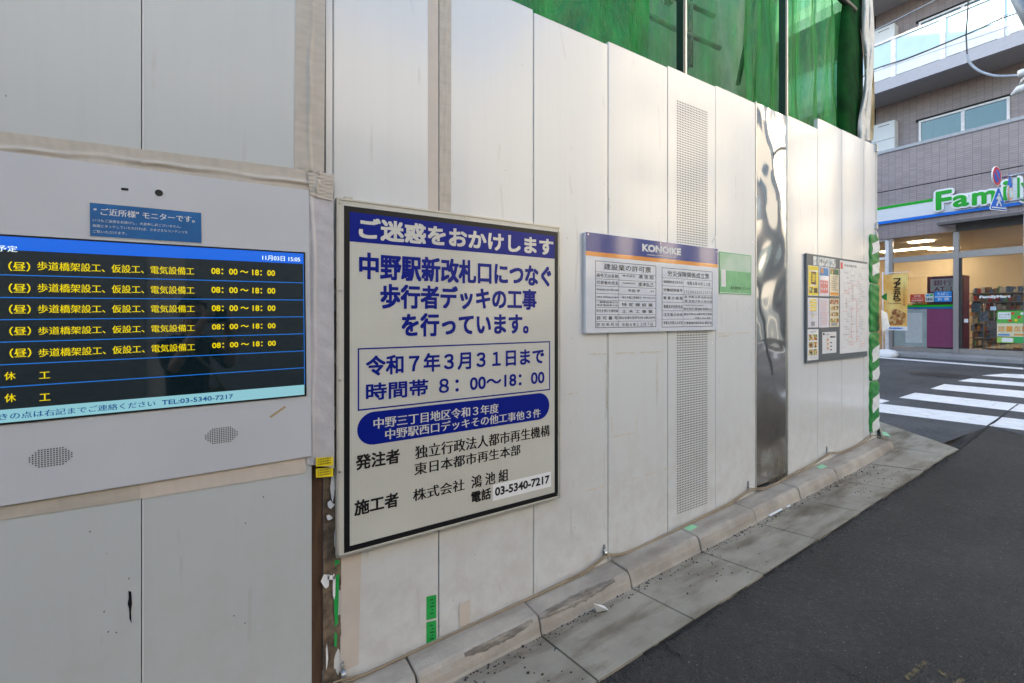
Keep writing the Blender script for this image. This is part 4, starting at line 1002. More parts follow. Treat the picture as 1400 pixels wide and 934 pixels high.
# litter and labels on the kerb
def flatbit(px, name, m, label, cat, dz=.003, up=0):
    ps = []
    for a, b in px:
        r = ray(a, b); k = 1.
        for y_try in range(40):
            x = r.x * k; y = r.y * k
            z = gz(x) + (max(0, y - 1.36)) / .377 * -.045 + dz if y < 1.74 else gf(x) + .082 + dz
            k = (CAMZ - z) / -r.z
        ps.append(Vector((r.x * k, r.y * k, CAMZ + r.z * k)))
    return tag(MB().prism(ps, (0, 0, -.001)).build(name, m), label, cat)
flatbit([(812, 825), (826, 828), (832, 834), (816, 837)], 'paper_scrap', WHITE, 'torn white paper scrap lying on a gutter slab', 'litter', .008)
flatbit([(1050, 703), (1067, 694), (1070, 697), (1053, 706)], 'paper_strip', WHITE, 'white paper strip lying against the kerb', 'litter', .008)
flatbit([(1075, 692), (1080, 690), (1081, 692), (1076, 694)], 'paper_bit', WHITE, 'tiny white paper bit beyond the strip at the kerb', 'litter', .006)
flatbit([(935, 722), (946, 717), (954, 720), (943, 726)], 'tape_square', PALEG, 'pale green tape square on the kerb below the perforated panel', 'tape')
flatbit([(1116, 638), (1124, 635), (1131, 638), (1122, 641)], 'tape_square', PALEG, 'pale green tape square on the kerb beyond the mirror panel', 'tape')
flatbit([(1205, 590), (1212, 591), (1218, 597), (1208, 595)], 'tape_square', PALEG, 'pale green tape scrap on the kerb end by the corner guard', 'tape')
DS = mat('dark_oil_stain', (.06, .055, .045), .8, var=.3)
for pts, lb in (([(634, 896), (680, 878), (722, 860), (727, 855), (722, 853), (690, 867), (650, 884), (628, 893)], 'a'), ([(735, 851), (790, 831), (828, 812), (839, 790), (833, 789), (812, 804), (775, 824), (737, 842)], 'b')):
    pass
flatbit([(933, 832), (946, 830), (957, 835), (950, 837), (937, 836)], 'oil_spot', DS, 'small dark oil spot on a gutter slab', 'stain', .001)

# ================================================================== GREEN SHEETING AND SCAFFOLD BEHIND THE HOARDING
def curtain(px0, px1, y, m, name, label, cat, amp=.02, seed=0, z0=2.4, z1=5.8, fr=9, parent=None):
    X0 = PY(px0, 50, y).x; X1 = PY(px1, 50, y).x; rg = random.Random(seed); ph = [rg.uniform(0, 6) for _ in range(6)]
    def fn(u, v):
        x = X0 + (X1 - X0) * u; z = z0 + (z1 - z0) * v
        return (x, y + amp * (math.sin(x * fr + ph[0] + z * .8) + .5 * math.sin(x * fr * 2.3 + ph[1] - z * 1.7) + .35 * math.sin(z * 6 + x * 4 + ph[2]) * math.sin(x * 13 + ph[3])), z)
    o = MB().grid(fn, 110, 40).build(name, m, parent, fix=False)
    return tag(o, label, cat) if cat else o
curtain(560, 893, 2.12, TARP_D, 'green_sheet', 'dense bright green sheeting above the left part of the hoarding', 'sheeting', .03, 1, fr=7)
curtain(780, 1090, 2.20, TARP_T, 'green_sheet', 'thin see-through green sheeting in front of the scaffold pipes', 'sheeting', .025, 2)
curtain(1022, 1172, 2.14, TARP_M, 'green_sheet', 'doubled green sheeting with vertical folds left of the beige tarpaulin', 'sheeting', .030, 3, fr=16)
# darker fold at the end of the sheeting and the beige tarpaulin edge
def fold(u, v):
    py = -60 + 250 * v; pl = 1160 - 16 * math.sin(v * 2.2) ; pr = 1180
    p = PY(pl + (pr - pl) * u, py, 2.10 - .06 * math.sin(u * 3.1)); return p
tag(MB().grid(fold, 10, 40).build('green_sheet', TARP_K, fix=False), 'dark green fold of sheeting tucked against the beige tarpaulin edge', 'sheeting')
tpl = thing('tarpaulin_edge', 'gathered beige tarpaulin hanging at the far end of the green sheeting', 'tarpaulin', PY(1182, 100, 2.05))
def tedge(l, r, yo, dep):
    def fn(u, v):
        py = -40 + 232 * v
        pl = l(py); pr = r(py); return PY(pl + (pr - pl) * u, py, yo - dep * math.sin(u * math.pi) + .006 * math.sin(py * .11 + u * 5))
    return fn
li = lambda py: 1169 + 10 * math.sin((py + 10) / 210 * 2.6) + .06 * py * .5
ro = lambda py: 1190 + 2.5 * math.sin(py / 34.0) - max(0, py - 150) * .05
MB().grid(tedge(li, lambda py: li(py) + 13, 2.08, -.03), 10, 60).build('inner_face', BEIGE, tpl, fix=False)
TWH = mat('pale_tarpaulin', (.60, .57, .51), .5, var=.14, vscale=14, bmp=.5, bscale=25, dist=.01)
MB().grid(tedge(lambda py: ro(py) - 11 - 3 * math.sin(py / 23), ro, 2.04, .035), 10, 60).build('hem', TWH, tpl, fix=False)
MB().grid(tedge(lambda py: ro(py) - 4, lambda py: ro(py) + 3, 2.02, .012), 6, 60).build('outer_roll', TWH, tpl, fix=False)
for py in (12, 75, 96, 150, 186):
    p = PY(1184, py, 2.0); MB().disc(p, .008, (0, -1, 0), 10, .004).build('eyelet', STEEL, tpl)
MB().tube([PY(1140, -12, 2.1), PY(1168, 15, 2.05)], .03, 12).build('roller_tube', mat('dark_roller', (.05, .05, .045), .4), tpl)
# scaffold pipes
PIPE = mat('scaffold_pipe', (.10, .13, .11), .45, .5, var=.2)
pipes = [((854, 4), (925, 41), 'sloping scaffold pipe crossing behind the first dark post'), ((900, -14), (976, 22), 'short scaffold pipe end near the top of the sheeting'), ((925, 40), (984, 66), 'short scaffold pipe end right of the first dark post'),
         ((944, -60), (944, 92), 'upright scaffold pipe just right of the first dark post'), ((1036, -20), (1009, 115), 'long leaning scaffold pipe behind thin green sheeting')]
for a, b, lb in pipes:
    t_o = tag(MB().tube([PY(*a, 2.42), PY(*b, 2.42)], .021, 14).build('scaffold_pipe', PIPE), lb, 'pipe')
p = PY(915, 0, 2.42); tag(MB().box((p.x - .03, 2.39, p.z - .03), (p.x + .03, 2.45, p.z + .06)).build('pipe_clamp', PIPE, bevel=.008), 'dark pipe clamp at the top of the see-through sheeting', 'clamp')
# grey mesh sheet further in and a pale beam, with the sky above it
curtain(560, 1062, 3.1, GREYT, 'grey_sheet', 'grey mesh sheet hanging behind the scaffold pipes', 'sheeting', .03, 5, 1.5, 6.6, 5)
BR = mat('brown_site_wall', (.22, .19, .15), .8, var=.2, vscale=3)
sw = thing('site_building', 'unfinished building seen dimly through the green sheeting, with unseen blocks added for shade', 'building', (4, 5, 0))
a, b = PY(1060, 60, 3.4), PY(1240, -5, 3.4)
MB().box((PY(1050, 40, 3.4).x, 3.4, 0), (5.25, 3.6, PY(1075, 48, 3.4).z)).build('low_wall', BR, sw)
za = PY(1060, 48, 3.38).z
MB().box((PY(1050, 40, 3.4).x, 3.30, za), (5.25, 3.6, za + .22)).build('beam', WHITE, sw)
MB().box((-14, 6.0, 0), (3.2, 14, 7.5)).build('block', BR, sw)  # unseen mass added behind the hoarding for its shade
MB().box((-40, 24, 0), (16, 34, 17)).build('sun_screen_block', mat('sun_screen_grey', (.42, .43, .44), .7), sw)  # unseen block added to keep the sun off street and shop

# ================================================================== CONVENIENCE STORE BUILDING
XF, XW = 15.5, 16.68
st = thing('shop_building', 'brown tiled apartment block over a convenience store beyond the crossing', 'building', (XF, 4, .5))
Y0, Y1 = -2.6, 13.0
zc = PX(1201, 208, XF).z            # parapet cap
z_f0 = PX(1201, 310, XF).z          # bottom of the fascia
z_lt = PX(1202, 328, XF).z          # bottom of tile over the glass
MB().box((XF, Y0, z_lt), (XF + .15, Y1, zc - .08)).build('wall', TILE, st)
CAP = mat('grey_coping', (.34, .35, .38), .5); SOF = mat('soffit_paint', (.38, .38, .40), .7, var=.05); FAS = mat('slab_edge_paint', (.42, .42, .47), .7, var=.05)
MB().box((XF - .03, Y0, zc - .08), (XF + .2, Y1, zc)).build('coping', CAP, st)
zj = PX(1201, 263.7, XF).z
MB().box((XF - .003, Y0, zj - .012), (XF + .01, Y1, zj + .012)).build('expansion_joint', DARK, st)
zs0 = PX(1192.5, 129, XF).z; zs1 = PX(1192.5, 115.5, XF).z
STO = 2.80
MB().box((XW, Y0, 4.6), (XW + .3, Y1, 15)).build('wall', TILE, st)
for k in range(3):
    MB().box((XF, Y0, zs0 + STO * k), (XW + .1, Y1, zs0 + .12 + STO * k)).build('balcony_slab', SOF, st)
    MB().box((XF - .03, Y0, zs0 - .03 + STO * k), (XF + .1, Y1, zs1 + STO * k)).build('slab_edge', FAS, st)
MB().box((XF + .152, Y0, z_lt + .11), (XW, Y1, z_lt + .22)).build('soffit', SOF, st)
MB().box((XF + .152, Y0, 4.75), (XW - .002, Y1, 4.92)).build('balcony_floor', SOF, st)
yj = PX(1197, 150, XW).y
MB().box((XW - .004, yj - .012, 4.9), (XW + .01, yj + .012, 13)).build('expansion_joint', DARK, st)
# glass balustrade
POSTW = mat('white_balcony_metal', (.78, .76, .77), .4)
LOWP = mat('white_balcony_panel', (.74, .77, .78), .25, var=.03)
zr0, zr1 = zs1 + .03, PX(1192.5, 63.6, XF).z
pys = [PX(c, 60, XF).y for c in (1221.5, 1289, 1368.5)]; d_ = pys[0] - pys[1]
py_all = [pys[0] + d_ * k for k in (5, 4, 3, 2, 1)] + pys + [pys[2] - d_ * k for k in (1, 2, 3, 4, 5)]
for lev in range(2):
    zo = STO * lev
    for i, yy in enumerate(py_all):
        MB().box((XF - .02, yy - .055, zs1 + zo - .02), (XF + .03, yy + .055, zr1 + zo)).build('balustrade_post', POSTW, st)
        if i:
            ya, yb = py_all[i - 1] - .06, yy + .06
            MB().box((XF, yb, zr0 + .36 + zo), (XF + .012, ya, zr1 - .05 + zo)).build('balcony_glass', FROST, st)
            MB().box((XF + .001, yb, zr0 + zo), (XF + .02, ya, zr0 + .355 + zo)).build('balcony_panel', LOWP, st)
    MB().box((XF - .035, Y0, zr1 - .045 + zo), (XF + .045, Y1, zr1 + zo)).build('handrail', POSTW, st)
# windows on the recessed wall
CURT = mat('pale_curtain', (.52, .66, .64), .8, var=.05)
def window(pl, pr, ptop, zbot, pm, zoff=0):
    a = PX(pl, ptop, XW); ya, yb = a.y, PX(pr, ptop, XW).y; zt_ = a.z + zoff
    w_ = MB()
    for q in ((yb, ya, zt_ - .05, zt_), (ya - .05, ya, zbot, zt_ - .05), (yb, yb + .05, zbot, zt_ - .05)):
        w_.box((XW - .06, q[0], q[2]), (XW + .02, q[1], q[3]))
    wf = w_.build('window', POSTW, st)
    MB().box((XW - .07, yb - .02, zt_ + .001), (XW + .01, ya + .06, zt_ + .05)).build('window_head', DARK, wf)
    ym = PX(pm, ptop, XW).y
    MB().box((XW - .05, ym - .035, zbot), (XW - .005, ym + .035, zt_ - .05)).build('stile', POSTW, wf)
    MB().box((XW - .035, yb + .05, zbot), (XW - .03, ya - .05, zt_ - .05)).build('pane', GLASSD, wf)
    def cf(u, v): y = yb + .05 + (ya - yb - .1) * u; return (XW - .014 + .013 * math.sin(y * 30 + math.sin(y * 7)), y, zbot + (zt_ - .05 - zbot) * v)
    MB().grid(cf, 80, 2).build('curtain', CURT, wf, fix=False)
window(1257, 1381, 166.6, 5.0, 1317)
window(1257, 1381, 166.6, 7.95, 1317, STO)
window(1257, 1381, 166.6, 10.8, 1317, STO * 2)
# outdoor unit covers
ACW = mat('white_unit_casing', (.66, .67, .67), .45, var=.03)
for k in range(2):
    ya, yb = PX(1194, 168, XW - .3).y, PX(1223, 163, XW - .3).y; zt_ = PX(1223, 163.5, XW - .3).z + STO * k
    t = thing('outdoor_unit', ['white casing box on the lower balcony left of the curtained window', 'white casing box behind the glass balustrade of the upper balcony'][k], 'casing', (XW - .2, (ya + yb) / 2, 4.92 + STO * k), 'white casing boxes on the balconies')
    MB().box((XW - .3, yb, zt_ - 1.25), (XW - .005, ya + .05, zt_)).build('casing', ACW, t, bevel=.01)
    MB().box((XW - .305, yb + .12, zt_ - .10), (XW - .299, ya - .12, zt_ - .085)).build('slot', DARK, t)
    MB().box((XW - .304, yb, zt_ - .52), (XW - .299, ya, zt_ - .51)).build('seam', DARK, t)
# fascia sign
zg1, zg0 = PX(1201, 284, XF - .06).z, PX(1201, 287, XF - .06).z; zb1, zb0 = PX(1201, 303.6, XF - .06).z, PX(1201, 307, XF - .06).z
FW = mat('fascia_white', (.70, .71, .74), .3, var=.02); FGn = flat('fascia_green', (.005, .36, .02), .3); FB = flat('fascia_blue', (.01, .17, .68), .3)
sg = thing('shop_sign', 'white shop fascia with green raised letters and green and blue lines', 'shop sign', (XF - .1, 3, zb0))
MB().box((XF - .06, Y0, zb0), (XF - .003, Y1, zg1)).build('fascia_panel', FW, sg)
yF = PX(1275.5, 272, XF - .06).y
MB().box((XF - .064, yF, zg0 - .01), (XF - .061, Y1, zg1 + .005)).build('green_line', FGn, sg)
MB().box((XF - .064, Y0, zb0 - .005), (XF - .061, Y1, zb1)).build('blue_line', FB, sg)
def Z2(x, y): return (1180 + x / 5.495, 170 + y / 5.495)
XL = XF - .14
def letter(ch, xl, xr, yt, yb, bold=.05):
    """raised letter: a green face on a wider white casing, both as extruded stacks of the glyph"""
    A_ = PX(*Z2(xl, yt), XL); B_ = PX(*Z2(xr, yt), XL); C_ = PX(*Z2(xl, yb), XL)
    v, f = glyphs(ch, 0); xs_ = [p[0] for p in v]; ys_ = [p[1] for p in v]; e_ = .018
    yl, yr, zb, zt = A_.y - e_, B_.y + e_, C_.z + e_, A_.z - e_
    base = [(yl + (p[0] - min(xs_)) / (max(xs_) - min(xs_)) * (yr - yl), zb + (p[1] - min(ys_)) / (max(ys_) - min(ys_)) * (zt - zb)) for p in v]
    for nm, m_, rad_, x_, th in (('letter', FGn, .018, XL, .010), ('letter_backing', WHITE, .062, XL + .012, .062)):
        mb = MB()
        for k in range(13):
            dy, dz = (0, 0) if k == 12 else (rad_ * math.cos(k * math.pi / 6), rad_ * math.sin(k * math.pi / 6))
            xx = x_ + k * .0003; n = len(base); ed = {}
            for fa in f:
                for i in range(len(fa)):
                    q = (fa[i], fa[(i + 1) % len(fa)]); ed[q] = 1
            rim = [q for q in ed if (q[1], q[0]) not in ed]
            mb.add([(xx, p[0] + dy, p[1] + dz) for p in base] + [(x_ + th, p[0] + dy, p[1] + dz) for p in base], list(f) + [(q[1], q[0], q[0] + n, q[1] + n) for q in rim])
        mb.build(nm, m_, sg, fix=False)
letter('F', 545, 665, 508, 648); letter('a', 673, 795, 540, 628); letter('m', 817, 1002, 518, 612); letter('i', 1050, 1096, 428, 573, .06); letter('l', 1143, 1176, 403, 556, .05)
letter('y', 1184, 1300, 440, 580)
# canopy and dark lintel above the entrance
yc0 = PX(1281, 306, XF - .3).y; zcn = PX(1290, 307, XF - .3).z
MB().box((XF - .32, Y0, zcn), (XF - .065, yc0, zcn + .06)).build('canopy', mat('bronze_canopy', (.12, .11, .11), .4, .3), st)
ye = PX(1307, 316, XF).y
MB().box((XF - .01, Y0, z_lt - .02), (XF + .06, ye, z_lt + .20)).build('lintel', mat('dark_lintel', (.05, .045, .045), .5), st)
# shop front: frames and panes
def Z3(x, y): return (1180 + x / 5.191, 320 + y / 5.189)
BZ = mat('bronze_aluminium', (.36, .34, .33), .35, .4, var=.05); XG = XF + .08
def FX(x, y, X=XG): return PX(*Z3(x, y), X)
zbase = .505
yA, yB, yC, yD_ = FX(187, 300).y, FX(213, 300).y, FX(645, 300).y, FX(684, 300).y
ztr1, ztr0 = FX(215, 170).z, FX(215, 207).z
sf = thing('glazed_shop_wall', 'bronze framed glazed shop wall with lit interior under the green lettering', 'shop front', (XG, 4, zbase))
MB().box((XG - .05, yB, zbase), (XG + .05, yA, z_lt - .002)).build('mullion', BZ, sf)
MB().box((XG - .07, yD_, zbase), (XG + .05, yC, z_lt - .022)).build('mullion', BZ, sf)
MB().box((XG - .04, yC + .001, ztr0), (XG + .04, yB - .001, ztr1)).build('transom', BZ, sf)
zd1, zd0 = FX(684, 125).z, FX(684, 172).z
MB().box((XG - .06, -2.5, zd0), (XG + .04, yD_ - .001, zd1)).build('transom', BZ, sf)
MB().box((XG - .04, yC + .001, zbase), (XG + .04, yB - .001, zbase + .10)).build('sill', BZ, sf)
MB().box((XG - .04, -2.5, zbase), (XG + .04, yD_ - .001, zbase + .13)).build('door_rail', BZ, sf)
MB().box((XG - .045, yD_ - .05, zbase + .13), (XG + .02, yD_ - .002, zd0)).build('door_stile', mat('dark_door_stile', (.04, .04, .04), .4), sf)
for k in range(2): MB().box((XG - .04, -1.0 - 2 * k, zbase), (XG + .04, -.94 - 2 * k, z_lt)).build('mullion', BZ, sf)
for (ya, yb, za, zb_) in ((yC, yB, zbase + .1, ztr0), (yC, yB, ztr1, z_lt), (-2.5, yD_, zbase + .13, zd0), (-2.5, yD_, zd1, z_lt)):
    MB().box((XG, ya, za), (XG + .008, yb, zb_)).build('pane', GLASS, sf)
# side door left of the mullion: small framed opening
yS1 = yA + 1.0
MB().box((XG - .03, yA + .092, FX(120, 185).z), (XG + .03, yS1, FX(120, 168).z)).build('transom', POSTW, sf)
mb = MB(); zt_, zb_ = FX(120, 55).z, FX(120, 168).z
MB().box((XG - .03, yA + .02, zt_ - .0), (XG + .03, yS1, z_lt - .002)).build('window_head', POSTW, sf)
MB().box((XG - .03, yA + .001, zbase), (XG + .03, yA + .09, zt_)).build('window_frame', POSTW, sf)
MB().box((XG, yA + .09, zbase), (XG + .008, yS1, zt_)).build('pane', GLASS, sf)
MB().box((XF, yS1, .4), (XF + .15, Y1, z_lt + .05)).build('wall', TILE, st)
MB().box((XF, Y0, .4), (XF + .15, -2.5, z_lt + .05)).build('wall', TILE, st)

# interior
rm = thing('shop_interior', 'warm lit convenience store room behind the glass', 'shop interior', (19, 3, .5))
WARM = mat('warm_wall_paint', (.74, .62, .44), .8, var=.03); FLO = mat('shop_floor', (.42, .36, .30), .4, var=.06); CEI = mat('shop_ceiling', (.62, .54, .44), .9, var=.03)
zi = z_lt + .02
MB().box((XG + .06, -2.5, .40), (23, 8, .50)).build('floor', FLO, rm)
MB().box((XG + .06, -2.5, zi), (23, 8, zi + .1)).build('ceiling', CEI, rm)
MB().box((20.2, -2.5, .5), (20.35, 8, zi)).build('back_wall', WARM, rm)
MB().box((XG + .1, 8, .5), (20.2, 8.1, zi)).build('side_wall', WARM, rm)
MB().box((XG + .1, -2.6, .5), (20.2, -2.5, zi)).build('side_wall', WARM, rm)
LIT = emit('ceiling_lamp_lit', (1, .84, .60), 5.5, .5, (.8, .8, .8))
for (px_, py_, w2) in ((410, 55, 90), (582, 108, 65), (300, 232, 50), (880, 188, 65)):
    q = Z3(px_, py_); r = ray(*q); k = (zi - .02 - CAMZ) / r.z; c = Vector((r.x * k, r.y * k, zi - .02))
    if c.x > 19.8: c.x = 19.2 
    ww = w2 / 5.19 / 622 * c.length / 1.0
    t = tag(MB().box((c.x - .14, c.y - ww * .5, zi - .03), (c.x + .14, c.y + ww * .5, zi - .002)).build('ceiling_lamp', LIT), 'lit ceiling lamp panel inside the shop at %s' % {410: 'the upper pane, nearest the glass', 582: 'the upper pane, beside the wide mullion', 300: 'the lower pane above the banner', 880: 'the door pane'}[px_], 'lamp', 'lit ceiling lamps in the shop')
for (x_, y_) in ((17.5, 1.0), (18.8, 0), (18.6, 5.6), (17.3, -1.5)):
    tag(MB().box((x_ - .14, y_ - .6, zi - .03), (x_ + .14, y_ + .6, zi - .002)).build('ceiling_lamp', LIT), 'lit ceiling lamp panel deeper inside the shop, ' + {17.5: 'over the low goods shelf', 18.8: 'over the tall back shelf', 18.6: 'behind the banner flag', 17.3: 'far right behind the door glass'}[x_], 'lamp', 'lit ceiling lamps in the shop')
# goods on shelves
GOODS = [mat('goods_%s' % n, c, .4, var=.2) for n, c in (('red', (.5, .05, .04)), ('cream', (.6, .52, .38)), ('brown', (.22, .12, .07)), ('green', (.10, .30, .12)), ('orange', (.62, .26, .05)), ('blue', (.08, .16, .34)), ('white', (.62, .62, .6)))]
SHF = mat('shelf_metal', (.30, .28, .26), .5)
def shelf(x, ya, yb, h, label, seed, levels=4, along='y', dep=.45):
    t = thing('goods_shelf', label, 'shelf', (x, (ya + yb) / 2, .5), 'shop shelves with goods'); rg = random.Random(seed)
    for l in range(levels + 1):
        z = .5 + .08 + (h - .1) * l / levels; MB().box((x - dep / 2, ya, z - .02), (x + dep / 2, yb, z)).build('shelf_board', SHF, t)
    MB().box((x + dep / 2, ya, .5), (x + dep / 2 + .03, yb, .5 + h + .1)).build('back_panel', SHF, t)
    mbs = [MB() for _ in GOODS]; step = (h - .1) / levels
    for l in range(levels + 1):
        y = ya + .02; z = .5 + .08 + step * l + .001
        while y < yb - .1:
            w2 = rg.uniform(.03, .09); hh = rg.uniform(.35, .8) * step; g = rg.randrange(len(GOODS))
            mbs[g].box((x - dep / 2 + .02 + rg.uniform(0, .05), y, z), (x + dep / 2 - .05, y + w2, z + hh)); y += w2 + .008
    for g, m_ in zip(mbs, GOODS):
        if g.v: g.build('goods', m_, t, kind='stuff')
shelf(17.6, FX(1142, 400, 17.6).y - 1.5, FX(860, 400, 17.6).y, 1.35, 'low shelf of mixed goods behind the shop lettering', 1, 6)
shelf(19.2, FX(1142, 400, 19.2).y - 1.5, FX(760, 400, 19.2).y, 1.65, 'taller back shelf of boxed goods right of the door stile', 2, 7)
shelf(18.2, FX(450, 400, 18.2).y, FX(330, 400, 18.2).y, 1.35, 'shelf of goods seen left of the cash machine', 3)
# magazine rack behind the door
t = thing('magazine_rack', 'wire magazine rack with grey blue covers behind the door glass', 'rack', (16.2, FX(830, 600, 16.2).y, .5))
ra, rb = FX(780, 600, 16.2).y, FX(925, 600, 16.2).y; WIRE = mat('rack_wire', (.35, .38, .42), .3, .8)
for yy in (ra, (ra + rb) / 2, rb): MB().tube([(16.2, yy, .5), (16.3, yy, FX(780, 490, 16.2).z)], .012, 8).build('upright', WIRE, t)
for l, (x_, y_) in enumerate(((770, 490), (825, 550), (880, 615), (905, 670))):
    p = FX(x_, y_, 16.15); MB().prism([p, p + Vector((0, -.17, .0)), p + Vector((.05, -.15, -.24)), p + Vector((.05, .02, -.24))], (.02, 0, 0)).build('magazine', mat('magazine_cover_%s' % 'abcd'[l], [(.20, .34, .42), (.34, .42, .50), (.42, .40, .42), (.30, .33, .36)][l], .3, var=.5, vscale=25), t)
MB().tube([(16.18, ra, FX(780, 735, 16.2).z), (16.18, rb, FX(780, 735, 16.2).z)], .01, 8).build('rail', WIRE, t)

# cash machine, films and stickers
MAG = mat('magenta_panel', (.22, .045, .12), .4, var=.06); XI = XG + .16
at_ = thing('cash_machine', 'magenta bank cash machine panel standing inside the shop window', 'cash machine', (XI, FX(580, 400, XI).y, .5))
a, b = FX(455, 305, XI), FX(712, 303, XI)
MB().box((XI, b.y, .5), (XI + .5, a.y, a.z)).build('cabinet', MAG, at_)
def px_rect(x0_, y0_, x1_, y1_, X, th, m, parent, name):
    A_ = FX(x0_, y0_, X); B_ = FX(x1_, y0_, X); C_ = FX(x0_, y1_, X)
    return MB().box((X, B_.y, C_.z), (X + th, A_.y, A_.z)).build(name, m, parent)
def txs(s, x0_, x1_, y0_, y1_, X, m, parent, b_=.02):
    a_ = Z3(x0_, y0_); c_ = Z3(x1_, y1_); return tx(s, a_[0], c_[0], a_[1], Z3(0, y1_)[1], X, m, parent, b_)
XT = XI - .004; MAGI = flat('magenta_ink', (.30, .02, .14), .4)
px_rect(478, 322, 652, 410, XT, .003, WHITE, at_, 'white_panel')
txs('銀行', 500, 630, 329, 369, XT - .001, MAGI, at_, .015); txs('ATM', 503, 628, 378, 408, XT - .001, MAGI, at_, .015)
px_rect(577, 367, 622, 402, XT - .003, .001, WHITEI, at_, 'small_notice')
FLG = mat('frosted_grey_film', (.30, .36, .36), .5, var=.18, vscale=2.5); XP = XG - .004
fl = thing('window_film', 'frosted grey and magenta film on the lower shop window', 'window film', FX(440, 700, XP))
px_rect(216, 537, 452, 795, XP, .002, FLG, fl, 'grey_film'); px_rect(452.5, 535, 648, 800, XP, .002, MAG, fl, 'magenta_film')
px_rect(300, 560, 420, 770, XP - .002, .001, mat('pale_film', (.50, .54, .54), .5, var=.08), fl, 'pale_film')
bd = thing('window_stripe', 'green over blue stripe across the shop window', 'stripe', FX(480, 515, XP))
px_rect(216, 507, 650, 521, XP - .003, .002, FGn, bd, 'green_stripe'); px_rect(216, 521.5, 650, 534, XP - .003, .002, flat('stripe_blue', (.01, .14, .36), .4), bd, 'blue_stripe')
def sticker(x0_, y0_, x1_, y1_, m, label, txts, ink=WHITEI, name='window_sticker', X=None):
    X = X or XG - .006; o = px_rect(x0_, y0_, x1_, y1_, X, .002, m, None, name); tag(o, label, 'sticker')
    for (s, a_, b_, c_, d_) in txts: txs(s, a_, b_, c_, d_, X - .001, ink, o, .02)
    return o
sticker(334, 430, 436, 482, flat('sticker_red', (.55, .07, .03), .4), 'orange red sticker with white lettering on the shop window', [('募集', 360, 410, 435, 446), ('アルバイト', 348, 425, 452, 461), ('時給優遇中', 345, 428, 467, 477)])
o = sticker(441, 424, 501, 482, flat('sticker_pale', (.55, .62, .62), .4), 'pale sticker with blue and green marks beside the red one', [])
px_rect(447, 430, 470, 443, XG - .0075, .001, SKYB, o, 'blue_mark'); px_rect(474, 428, 496, 440, XG - .0075, .001, FGn, o, 'green_mark'); txs('各種対応', 446, 495, 452, 474, XG - .0078, BLACKI, o)
sticker(507, 410, 629, 445, flat('sticker_blue2', (.02, .22, .58), .4), 'upper blue sticker with white tobacco lettering', [('たばこ', 527, 608, 415, 436)])
sticker(507, 449, 629, 482, flat('sticker_blue3', (.02, .22, .58), .4), 'lower blue sticker with white liquor lettering', [('お 酒', 530, 608, 452, 473)])
MB().box((XG - .0065, FX(629, 445).y, FX(507, 449, XG - .006).z), (XG - .0045, FX(507, 445).y, FX(507, 445, XG - .006).z)).build('white_rule', WHITE, o)
lt = thing('glass_lettering', 'white shop name lettering on the door glass', 'lettering', FX(930, 450, XG - .003))
txs('FamilyMart', 826, 1048, 437, 462, XG - .003, WHITE, lt, .05)
# green campaign posters on the door
XQ = XG - .005
gp = thing('campaign_poster', 'green campaign poster with flowers and snack pictures on the door glass', 'poster', FX(1050, 650, XQ))
px_rect(950, 545, 1290, 632, XQ, .002, mat('poster_green', (.10, .42, .07), .4, var=.2), gp, 'green_field')
px_rect(950, 633, 1290, 726, XQ, .002, flat('poster_cream', (.72, .66, .45), .4), gp, 'cream_field')
px_rect(950, 731, 1068, 770, XQ, .002, flat('poster_lime', (.35, .58, .12), .4), gp, 'lime_field'); px_rect(1069, 729, 1290, 772, XQ, .002, flat('poster_green2', (.05, .40, .12), .4), gp, 'green_field')
px_rect(958, 556, 1048, 604, XQ - .002, .001, WHITE, gp, 'white_box'); txs('おトクな朝', 965, 1040, 565, 578, XQ - .003, DG, gp); txs('キャンペーン', 965, 1040, 583, 596, XQ - .003, DG, gp)
px_rect(985, 737, 1062, 765, XQ - .002, .001, WHITE, gp, 'white_box'); px_rect(958, 708, 1040, 720, XQ - .002, .001, SKYB, gp, 'blue_bar'); px_rect(1070, 708, 1290, 720, XQ - .002, .001, ORG, gp, 'orange_bar')
for k in range(5): px_rect(960 + 56 * k, 655, 1004 + 56 * k, 692, XQ - .002, .001, ORG if k % 2 else mat('snack_picture_%s' % 'abcde'[k], (.70, .42, .18), .4, var=.4, vscale=60), gp, 'snack_picture')
for (x_, y_, c_) in ((1062, 563, RED), (1108, 590, RED), (1130, 565, WHITEI), (1044, 614, RED), (1085, 612, YEL), (1150, 600, RED), (1180, 575, YEL)):
    MB().disc(FX(x_, y_, XQ - .002), .03, (-1, 0, 0), 10, .001).build('flower', c_, gp)
p_ = px_rect(716, 602, 746, 628, XG - .004, .002, W_, None, 'door_notice'); tag(p_, 'small white notice low on the door glass', 'notice')
p_ = px_rect(903, 515, 945, 541, XG - .004, .002, flat('pale_blue_notice', (.45, .58, .66), .4), None, 'door_notice'); tag(p_, 'small pale blue notice under the white door lettering', 'notice')

